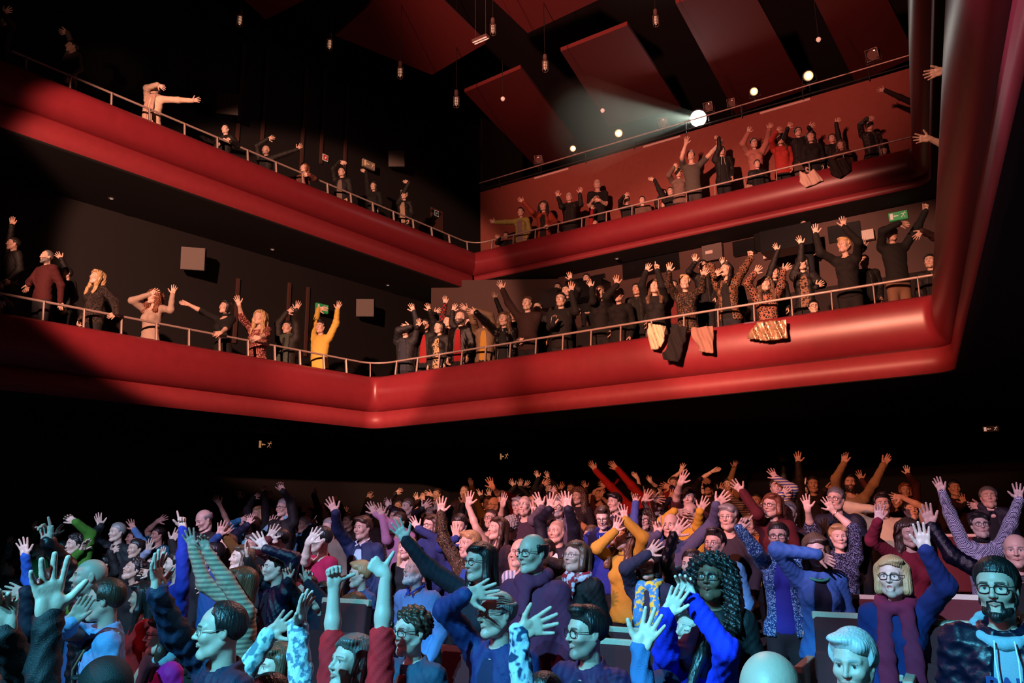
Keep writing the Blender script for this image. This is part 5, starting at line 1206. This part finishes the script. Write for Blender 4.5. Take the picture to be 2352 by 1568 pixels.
PEOPLE_B = '''
L|30 560 30|-40|short k m m|jacket 0a0808|a 27 511 92 o|in=0a0808 off=.9|dim hand raised in the dark, upper left of lower left balcony
L|107 590 32|-30|recede d m m|sweater 581014|b 138 700 265 r e=140,655;a 62 660 240 r|beard=beard off=.45|bearded man in dark red sweater holding the left rail
L|152 628 28|-30|short k l m|jacket 080808|a 136 590 130 s e=155,625|in=080808 off=.9|dark person behind the bearded man raising a crooked hand
L|222 637 34|-30 8|wavy y l f|sweater sequin:100c0c/807068|b 258 722 200 r e=262,690||blonde wavy-haired woman in black sparkling top at left rail
L|352 683 34|-20 5|curly r l f|tee b09c8c|a 352 671 30 s e=303,690;b 398 668 80 s e=392,712|sl=2|curly auburn-haired woman in beige sweater, both hands up
L|517 706 32|-30 8|bob k l f|tee 100e10|a 424 697 170 j r=1;b 500 765 190 r e=522,752|sl=1.1 turtle=100e10|black-haired woman in black top stretching one arm left
L|596 729 34|-20|wavy y l f|dress floral:701818/c89080|a 546 692 112 s r=.98;b 588 775 175 r e=612,768|sl=1.3|long blonde-haired woman in red floral dress
L|660 752 31|-20|short k l m|jacket 26241e|a 665 714 30 s e=637,735;b 683 705 75 s e=680,735|in=201c1c scarfl=4a5448|young man with grey-green scarf and both hands up
L|736 751 30|-15|quiff k l m|sweater c8a848|a 739 709 8 s e=707,735;b 777 705 75 s e=772,742||person in yellow sweater with both arms raised high
L|-12 660 34|-30|short k l m|sweater 201010|b 2 692 240 r||hand on the rail at the far left edge of lower balcony
B|931 757 30|-20 5|short k l m|jacket 242830|a 935 750 180 s e=898,755;b 948 709 112 s e=962,738|in=303848|man in dark denim covering his face with one hand
B|976 746 28|-20|short k m m|jacket 181010|a 960 744 80 o;b 985 708 112 s e=996,738|in=a01818 off=.75|dark-clothed person with red shirt behind the denim man
B|1000 748 26|-20|short k l m|jacket 0c0808|b 1003 716 30 s|in=0c0808 off=1.1|dark sleeve and tilted hand behind the cream blouse
B|1008 752 30|-30|bob k l f|jacket 141214||in=patch:b09870/302018|woman with black bob and patterned cream blouse
B|1028 738 28|-20|short k l m|sweater check:901818/100808|a 1022 692 95 o r=1|off=.8|person in red and black plaid sleeve, hand up
B|1057 730 36|-35|bald k l m|jacket leather:181414||beard=beard in=a81418|bald bearded man in black leather jacket and red shirt
B|1078 742 28|-20|short k l m|jacket 100c0c|a 1042 709 72 s|in=101010 off=1|person whose palm rises behind the bald bearded man
B|1113 734 30|-20|short n l m|jacket 8c7258|a 1068 708 150 s e=1088,738;b 1090 712 170 r e=1136,724|in=c89838 off=.4|person in long cream cardigan over yellow, arms crossed overhead
B|1157 733 34|-20|wavy n l f|puffer 141012|a 1086 717 168 s r=1|m=s in=101010|smiling woman with long brown hair in black padded jacket
B|1178 724 24|-10|short k l m|jacket 0c0808|a 1136 681 118 s r=1|in=0c0808 off=1|dark sleeve with open hand behind the smiling woman
B|1211 697 36|-25|short b l m|sweater 3c1c14|a 1151 658 116 s e=1180,705;b 1199 781 180 r e=1222,770|m=o|tall man in brown sweater with one arm high
B|1235 706 28|-25|short k l m|jacket 180c0c||in=180c0c off=1|dark-haired man looking over the tall man's shoulder
B|1288 688 36|-20|short k l m|sweater 161412|a 1271 737 80 r e=1262,772;b 1313 663 88 s e=1322,715|gl=t|man with glasses in dark sweater holding a phone
B|1300 668 28|-20|short k l m|jacket 140c0c|b 1310 637 102 s|in=101010 off=.9|raised hand above the man with glasses and phone
B|1378 672 32|-20|short n l f|sweater 0e0c0c|a 1356 654 116 s e=1362,692||brown-haired person in black with hand before forehead
B|1420 677 35|-25|bun n l f|sweater 0e0c0c|a 1416 646 95 s||woman with pinned brown hair in black, one palm up
B|1462 664 28|-25|short k m m|jacket 181c14||in=181c14 off=.7|person in dark green jacket half hidden at lower rail
B|1503 659 34|-15 8|wavy n l f|sweater 0c0a0c|a 1487 617 68 s e=1474,655;b 1510 613 90 p e=1520,655|skirt leg=685048|woman in black top and grey skirt, both arms straight up
B|1546 656 28|-20|short k m m|sweater 701010||off=.8|dim red face between black top and floral blouse
B|1573 649 35|-15 8|side y l f|sweater floral:141010/705038|a 1537 617 85 s e=1536,652;b 1619 629 60 s e=1612,665|m=o leg=0c0c0c|short-haired woman in floral blouse singing, both hands up
B|1614 610 28|-20|short k l m|jacket 0c0808|a 1596 596 95 s|in=0c0808 off=1.1|man behind the floral blouse woman with spread hand
B|1667 621 36|-45 15|long k l f|jacket leopard:8a6044/140c0a|a 1646 627 50 r e=1632,612;b 1725 583 90 f e=1708,618|m=o in=0c0a0a|dark-haired woman with leopard scarf coat, fist raised
B|1680 640 26|-20|short k l m|jacket 0c0808|a 1660 603 100 s|in=0c0808 off=1|palm raised behind the long dark-haired singing woman
B|1758 653 36|-10 10|wavy n l f|sweater leopard:a87058/1c100c|a 1738 621 52 s e=1718,650;b 1806 617 42 s e=1795,655|turtle=0c0a0a m=o|woman in big leopard coat leaning at the rail
B|1779 626 30|-20|long k m f|jacket 0a0808|a 1783 570 112 s e=1765,600|in=0a0808 off=.8|dark-haired woman arching an arm behind the leopard coat
B|1842 604 35|-30|long k l f|jacket 0e0a0a|a 1838 555 112 s e=1862,590;b 1881 655 32 s|in=patch:8a6850/281410|woman with long dark hair and patterned brown blouse
B|1939 564 38|-50 10|side y l f|shirt 0c0a0a|a 1873 529 94 s e=1884,580;b 1938 512 96 s e=1972,556||tall blonde woman in black shirt with both palms up
B|2049 538 36|-10|short k m m|sweater 0c0c0a|a 2073 513 -2 r e=2012,523;b 2127 476 80 f e=2108,520|leg=806048|man in black sweater and beige trousers, hand over face
B|1869 705 30|-10|short k l m|jacket 0c0a0a||gl=r s=.9 in=0c0a0a|youngster with glasses peering through the lower railing
B|1985 600 30|-20|short k m m|jacket 080808|a 1984 562 100 s|in=080808 off=.8|silhouetted person with striped strap behind the blonde woman
B|1846 516 22|-10|short k l m|jacket 080808||gl=r off=4.55 in=080808|pale face with glasses inside the control booth
B|1281 660 22|-20|short k l m|sweater 080808||off=4.3|man seated at the booth desk, left window
B|1347 640 24|-20|short k l m|sweater 080808||off=4.3|man peering from behind the booth desk rail
B|2136 600 34|-40|short k l m|jacket 0a0808||in=0a0808 off=.5|black-sleeved figure at the right end of lower back balcony
R|2200 520 36|-60|short k l m|jacket 402018|a 2112 537 232 s r=1|in=201010|person hidden by right balcony, palm stretched down left
R|2260 300 50|-60|short k l m|tee 402018|a 2122 318 178 s r=1.0||bare arm reaching out horizontally from the right balcony
R|2290 150 60|-60|short k l m|tee 402018|a 2150 167 195 o r=1.0||hand reaching out near the top of the right balcony
U|1162 541 17|-20|short k l m|jacket 0c0808|a 1144 545 150 s|in=0c0808 s=.8|child seated at the left end of the upper rail
U|1196 487 22|-25|bun k l f|jacket a09c50|a 1133 509 165 s r=1|in=8a7878 leg=988474|woman in lime jacket stretching one arm left
U|1248 474 24|-20|wavy k l f|jacket a04028|a 1198 461 150 s e=1222,487;b 1256 519 190 r|in=201818|long dark-haired woman in orange jacket at upper rail
U|1307 452 23|-20|shaved b l m|jacket 201814|a 1281 448 100 s e=1290,475;b 1333 440 80 s e=1334,470|gl=t in=181410|bald man with glasses and both palms raised, upper balcony
U|1372 423 25|-10|bald b l m|tee 100e0e|a 1366 456 40 r e=1353,475;b 1372 458 160 r e=1392,470|gl=t|tall bald man in black T-shirt clapping, upper balcony
U|1367 514 18|-20 10|short b l f|sweater a01818|a 1360 478 90 s||child in red sweater reaching up at the upper rail
U|1439 459 20|-20|short k l m|jacket 181210|a 1437 448 30 s e=1425,462|in=181210|dark-haired person shading eyes beside the tall bald man
U|1475 460 18|-20|short k l m|shirt 70584c|||small dark-haired figure crouching behind the upper rail
U|1540 440 22|-30|short k l m|sweater 181010|a 1498 412 168 j r=1||hand pointing left above the crouching figures, upper balcony
U|1525 470 20|-20|short k l m|jacket 101010|a 1522 444 42 o|in=101010|hooded person crouching with hand over brow, upper rail
U|1558 397 23|-20|side y l f|sweater 80685c|a 1550 380 60 c e=1536,402|gl=t|blond person with glasses, hand on head, beside tall man
U|1587 358 27|-15 15|short b l m|tee 5c5850|a 1576 325 80 s e=1566,360;b 1652 331 46 s e=1620,362|leg=4a4440|tall man in grey printed T-shirt, both arms wide up
U|1657 347 23|-10|short k l m|jacket 0e0c0c|a 1645 316 170 f e=1677,330|in=0e0c0c|man in black hoodie with cords, forearm over head
U|1732 329 26|-15|short b l f|sweater b07468|a 1720 300 75 s e=1706,330;b 1769 292 68 s e=1764,320|gl=t|woman with glasses in pale pink top, arms up
U|1739 377 20|-10|short k l m|jacket 0c0c10||in=0c0c10 s=.82|child in dark jacket in front of the pink top
U|1792 321 26|-20|wavy b l f|sweater b03028|a 1787 299 50 s e=1772,322||dark-haired woman in bright red top, hugging arm
U|1833 303 24|-15|short k l m|jacket 0e0c0c|a 1812 290 58 s;b 1863 290 25 s|gl=r in=0e0c0c leg=60483c|man with black glasses between two women, both hands up
U|1862 315 26|-20|long k l f|sweater 0c0a0c|||dark-haired woman in black top beside the white cloth
U|1911 318 22|-20|short k l m|jacket 0a0808|b 1924 279 52 s e=1908,305|in=0a0808|black-sleeved person with white cuff waving, upper right
U|1931 333 22|-40 -10|wavy b l f|sweater 502418|||person leaning the head sideways on the upper rail
U|1997 289 25|-10|short k l m|jacket floral:100c0c/605850|a 1997 271 10 r e=1976,288|in=0c0c0c|man in dark patterned jacket shading his face, upper right
U|2029 346 19|-10|short n l m|shirt a06858||s=.82|child looking over the upper rail at the far right end
U|2125 216 26|-40|short k l m|sweater 301410|a 2026 207 176 s r=1||hand poking out beside the upper right column
W|165 108 30|-40|short k l m|shirt 605850|a 148 74 172 s e=182,88||blurred bare arm waving in the dark upper left corner
W|10 50 30|-40|short k l m|sweater 302020|b 14 26 30 s||blurred hand at the very top left corner
W|356 206 28|-20|short g p m|sweater d8c0a8|a 368 197 -25 s e=322,186;b 448 230 10 s e=402,253|shut scarfl=c0a090|man in cream jacket and scarf with arm over head
W|518 297 24|-15|short k p m|jacket 100c0c|a 514 321 40 f e=498,335;b 526 321 140 f e=545,335|in=100c0c|dark-haired man resting chin on fists at upper left rail
W|611 345 24|-15|bald b l m|jacket 0e0c0a|a 620 317 20 s e=590,335;b 686 339 48 s r=1|beard=stubble in=0e0c0a|bald man in black with both arms spread, upper left
W|699 386 23|-30|bob r p f|jacket 885044|b 704 400 170 r|m=s in=684038|smiling reddish-haired woman leaning on the upper left rail
W|785 395 24|-15|short k l m|jacket 0e0c0c|a 785 372 -8 j e=765,388|in=806c60|dark-haired man with flat hand shading his eyes
W|858 428 21|-15|long k l f|sweater 0a0a0a|a 836 393 160 j e=852,412||black-haired woman in black with bare hand stretched left
W|928 448 22|-15|side g l f|jacket 0c0a0a|a 934 418 170 j e=918,436|in=a89078|grey-haired woman in white top and open black jacket
'''
# terraced floor of the stalls
_b = v2(AX[1], -AX[0]); V, Q = [], []
for i in range(-2, 20):
    z0 = floor_lv((i + .5) * .9)
    for t in (i * .9, (i + 1) * .9):
        for b in (-13, 4): V.append((*(AX * t + _b * b), z0))
for i in range(len(V) // 2 - 1): Q.append((2 * i, 2 * i + 1, 2 * i + 3, 2 * i + 2))
structure(mesh_obj('floor', V, Q, M_FLOOR, smooth=False))
import time
T0 = time.time(); STUDY = []
LINES = [x for x in (PEOPLE_F + PEOPLE_B).strip().split('\n') if x.strip()]
# people stand apart from one another: settle their distances before building them
_u = np.array([[float(q) for q in l.split('|')[1].split()] for l in LINES]); _z = [l[0] for l in LINES]; _x = [parse_kv(l.split('|')[6]) for l in LINES]
_rays = np.array([ray(a, b)[:2] for a, b, c in _u]); _d0 = np.array([F_PX * .246 / u[2] * (.96 if l.split('|')[3].split()[3:] == ['f'] else 1.) if z == 'F' else zone_depth(z, u[0], u[1], float(x.get('off', RAIL_OFF))) for u, z, x, l in zip(_u, _z, _x, LINES)])
_lo = np.where(np.array(_z) == 'F', _d0 * .86, _d0 - .0); _hi = np.where(np.array(_z) == 'F', _d0 * 1.2, _d0 + 1.1); _d = _d0.copy(); _up = np.array([{'F': 0, 'W': 2, 'U': 2}.get(z, 1) for z in _z])
for _ in range(60):
    P_ = _rays * _d[:, None]; D_ = P_[:, None] - P_[None]; r_ = np.hypot(D_[..., 0], D_[..., 1]) + np.eye(len(P_)) * 9 + (_up[:, None] != _up[None]) * 9
    ov = np.clip(.40 - r_, 0, None); s_ = np.sign(_d[:, None] - _d[None] + 1e-4 * (np.arange(len(_d))[:, None] - np.arange(len(_d))[None]))
    _d = np.clip(_d + .35 * (ov * s_).sum(1) + .02 * (_d0 - _d), _lo, _hi)
for k, l in enumerate(LINES): person(l, k, float(_d[k]))
print('people', len(NPEOPLE), time.time() - T0)
for i in NPEOPLE:
    if i['zone'] == 'F' and not 1.35 < i['h'] < 1.95: print('HEIGHT %.2f d=%.1f' % (i['h'], i['d']), i['label'])
    if i['zone'] != 'F' and not .85 <= i['s'] <= 1.1: print('SCALE %.2f h=%.2f d=%.1f' % (i['s'], i['h'], i['d']), i['label'])
for u, v, d, lab in SEATS: seat(u, v, d, lab)
# ---------------------------------------------------------------- details worn or carried by single people
def find(sub):
    r = [i for i in NPEOPLE if sub in i['label']]; assert len(r) == 1, (sub, len(r)); return r[0]
def chest(i, x, y, z): return i['N'] + i['Rb'] @ np.array([x, y, z]) * i['s'] - i['feet']
def text_on(i, body, x, z, size, m, name='printed_lettering', out=.02, part=None):
    cu = bpy.data.curves.new(name, 'FONT'); cu.body = body; cu.size = size; cu.align_x = 'CENTER'; cu.align_y = 'CENTER'; cu.extrude = .0012; cu.offset = .0025 * size / .07
    cu.materials.append(m); o = bpy.data.objects.new(name, cu); COL.objects.link(o); o.parent = part or i['root']
    R = i['Rb'] @ np.array([[1, 0, 0], [0, 0, -1], [0, 1, 0.]])          # text faces -Y of the body
    o.matrix_basis = Matrix.Translation(Vector(chest(i, x, out, z))) @ Matrix(R).to_4x4(); return o
def patch_on(i, polys, m, name, out):
    V, F = [], []
    for p in polys: F.append(tuple(range(len(V), len(V) + len(p)))); V += [tuple(chest(i, x, out, z)) for x, z in p]
    me = bpy.data.meshes.new(name); me.from_pydata(V, [], F); me.materials.append(m); o = link(name, me, i['root']); s = o.modifiers.new('thickness', 'SOLIDIFY'); s.thickness = .003; return o
M_WHITE = mat('white_print', (.8, .8, .8), .7); M_NAVYP = mat('navy_print', (.02, .05, .22), .7)
i = find('magenta T-shirt'); text_on(i, 'MED', .0, -.17, .085, M_WHITE, out=-.135)
i = find('pale lettered hoodie')
text_on(i, 'BAN', .0, -.2, .085, M_NAVYP, out=-.150)
sh = [(-.04, -.27), (.04, -.27), (.044, -.32), (.03, -.365), (0, -.385), (-.03, -.365), (-.044, -.32)]
patch_on(i, [sh], M_NAVYP, 'shield_crest', -.152)
patch_on(i, [[(x, -.283), (x + .011, -.283), (x + .011, -.355 + abs(x) * .3), (x, -.355 + abs(x) * .3)] for x in (-.031, -.012, .008)], mat('pale_print', (.3, .5, .58), .7), 'crest_stripes', -.156)
for s in (-1, 1):
    V, Q = tube_mesh([chest(i, s * .035, -.125, -.03), chest(i, s * .04, -.152, -.1), chest(i, s * .036, -.157, -.21)], .0035, 6); mesh_obj('drawstring', V, Q, M_WHITE, i['root'])
i = find('blue hoodie and glasses')
for s in (-1, 1):
    V, Q = tube_mesh([chest(i, s * .03, -.125, -.03), chest(i, s * .03, -.14, -.16)], .004, 5); mesh_obj('drawstring', V, Q, M_WHITE, i['root'])
i = find('black hoodie with cords')
for s in (-1, 1):
    V, Q = tube_mesh([chest(i, s * .03, -.13, -.02), chest(i, s * .045, -.15, -.25)], .006, 5); mesh_obj('hood_cord', V, Q, mat('pale_cord', (.45, .4, .3), .7), i['root'])
i = find('shoulder strap')
for k, (m, o_) in enumerate(((mat('strap_dark', (.02, .02, .03), .6), 0), (mat('strap_tan', (.35, .22, .12), .6), .03))):
    P = [chest(i, .14, .04 + o_, -.01), chest(i, .1, -.09 - o_ * .2, -.05 - o_), chest(i, 0, -.145, -.18 - o_), chest(i, -.1, -.13, -.32 - o_), chest(i, -.17, -.05, -.42 - o_)]
    V, Q = tube_mesh(P, .014 if k == 0 else .008, 8); mesh_obj('bag_strap', V, Q, m, i['root'])
i = find('light blue cardigan')
P = [chest(i, .085 * math.sin(a), -.02 - .105 * math.cos(a), -.03 - .035 * math.cos(a)) for a in np.linspace(-1.9, 1.9, 15)]
V, Q = tube_mesh(P, .009, 8); mesh_obj('necklace', V, Q, mat('green_beads', (.05, .45, .25), .4, bump=(200, .8)), i['root'])
i = find('long-haired blonde woman in profile'); 
P = [i['H'] + i['Rh'] @ np.array([.083 * math.sin(a), .005 - .1 * math.cos(a), .07]) * i['s'] - i['feet'] for a in np.linspace(-2.2, 2.2, 21)]
V, Q = tube_mesh(P, .012, 8); mesh_obj('headband', V, Q, mat('red_beaded_band', (.6, .12, .1), .5, bump=(150, .8)), i['root'])
i = find('holding a phone'); W, Fd, Nn, Rf, E_ = i['hands']['a']
p = W + Fd * .075 + Nn * .03; root = empty('mobile_phone', p, 'dark mobile phone held up by the man with glasses', 'phone')
V = np.array([(a * .036, b * .005, c * .075) for a in (-1, 1) for b in (-1, 1) for c in (-1, 1)]) @ basis(Fd, Nn).T
F_ = [(0, 1, 3, 2), (4, 6, 7, 5), (0, 4, 5, 1), (2, 3, 7, 6), (0, 2, 6, 4), (1, 5, 7, 3)]
me = bpy.data.meshes.new('case'); me.from_pydata([tuple(v) for v in V], [], F_); me.materials.append(MGLASS); link('case', me, root)
V = np.array([(a * .032, .0056, c * .07) for a, c in ((-1, -1), (1, -1), (1, 1), (-1, 1))]) @ basis(Fd, Nn).T
me = bpy.data.meshes.new('screen'); me.from_pydata([tuple(v) for v in V], [], [(0, 1, 2, 3)]); me.materials.append(M_SCREEN); link('screen', me, root)
# counters of the booths, in front of the people who sit in them
for ua, ub, vm, h, off, lab in [(1752, 1872, 553, 52, 4.1, 'long black counter of the control booth on the right'), (1250, 1292, 690, 44, 3.95, 'black counter in the left booth window'), (1318, 1392, 668, 38, 3.95, 'black counter below the painted sill highlight')]:
    o = bandbox('booth_counter', ua, ub, vm, h, off, M_SCREEN, .5); tag(o, lab, 'counter')
# haze lit by the white followspot
lp = fp; tgt = np.array(hall(-4, -9, 2.0)); d_ = unit(tgt - lp)
spot('followspot_lamp', tuple(lp + d_ * .12), tuple(tgt), 5200, (.9, 1, .88), 17, .35, .05)
n = 28; R = basis(d_, np.array([0, 0, 1.])); L_ = 5.5
V = [lp + d_ * .1 + (R[:, 0] * math.cos(2 * math.pi * i / n) + R[:, 1] * math.sin(2 * math.pi * i / n)) * r for r, t in ((.14, .1), (.14 + L_ * .15, L_)) for i in range(n)]
V = [v + (d_ * (L_ - .1) if k >= n else 0) for k, v in enumerate(V)] + [lp + d_ * .1, lp + d_ * L_]
F_ = [(i, (i + 1) % n, n + (i + 1) % n, n + i) for i in range(n)] + [((i + 1) % n, i, 2 * n) for i in range(n)] + [(n + i, n + (i + 1) % n, 2 * n + 1) for i in range(n)]
me = bpy.data.meshes.new('haze'); me.from_pydata([tuple(v) for v in V], [], F_); mh = bpy.data.materials.new('thin_haze'); mh.use_nodes = True; nt = mh.node_tree; nt.nodes.remove(nt.nodes['Principled BSDF'])
vs = nt.nodes.new('ShaderNodeVolumeScatter'); vs.inputs['Density'].default_value = .036; vs.inputs['Color'].default_value = (.8, .9, .8, 1); nt.links.new(vs.outputs[0], nt.nodes['Material Output'].inputs['Volume'])
me.materials.append(mh); o = link('stage_haze', me); tag(o, 'thin haze lit by the white followspot beam', 'haze', None, 'stuff')
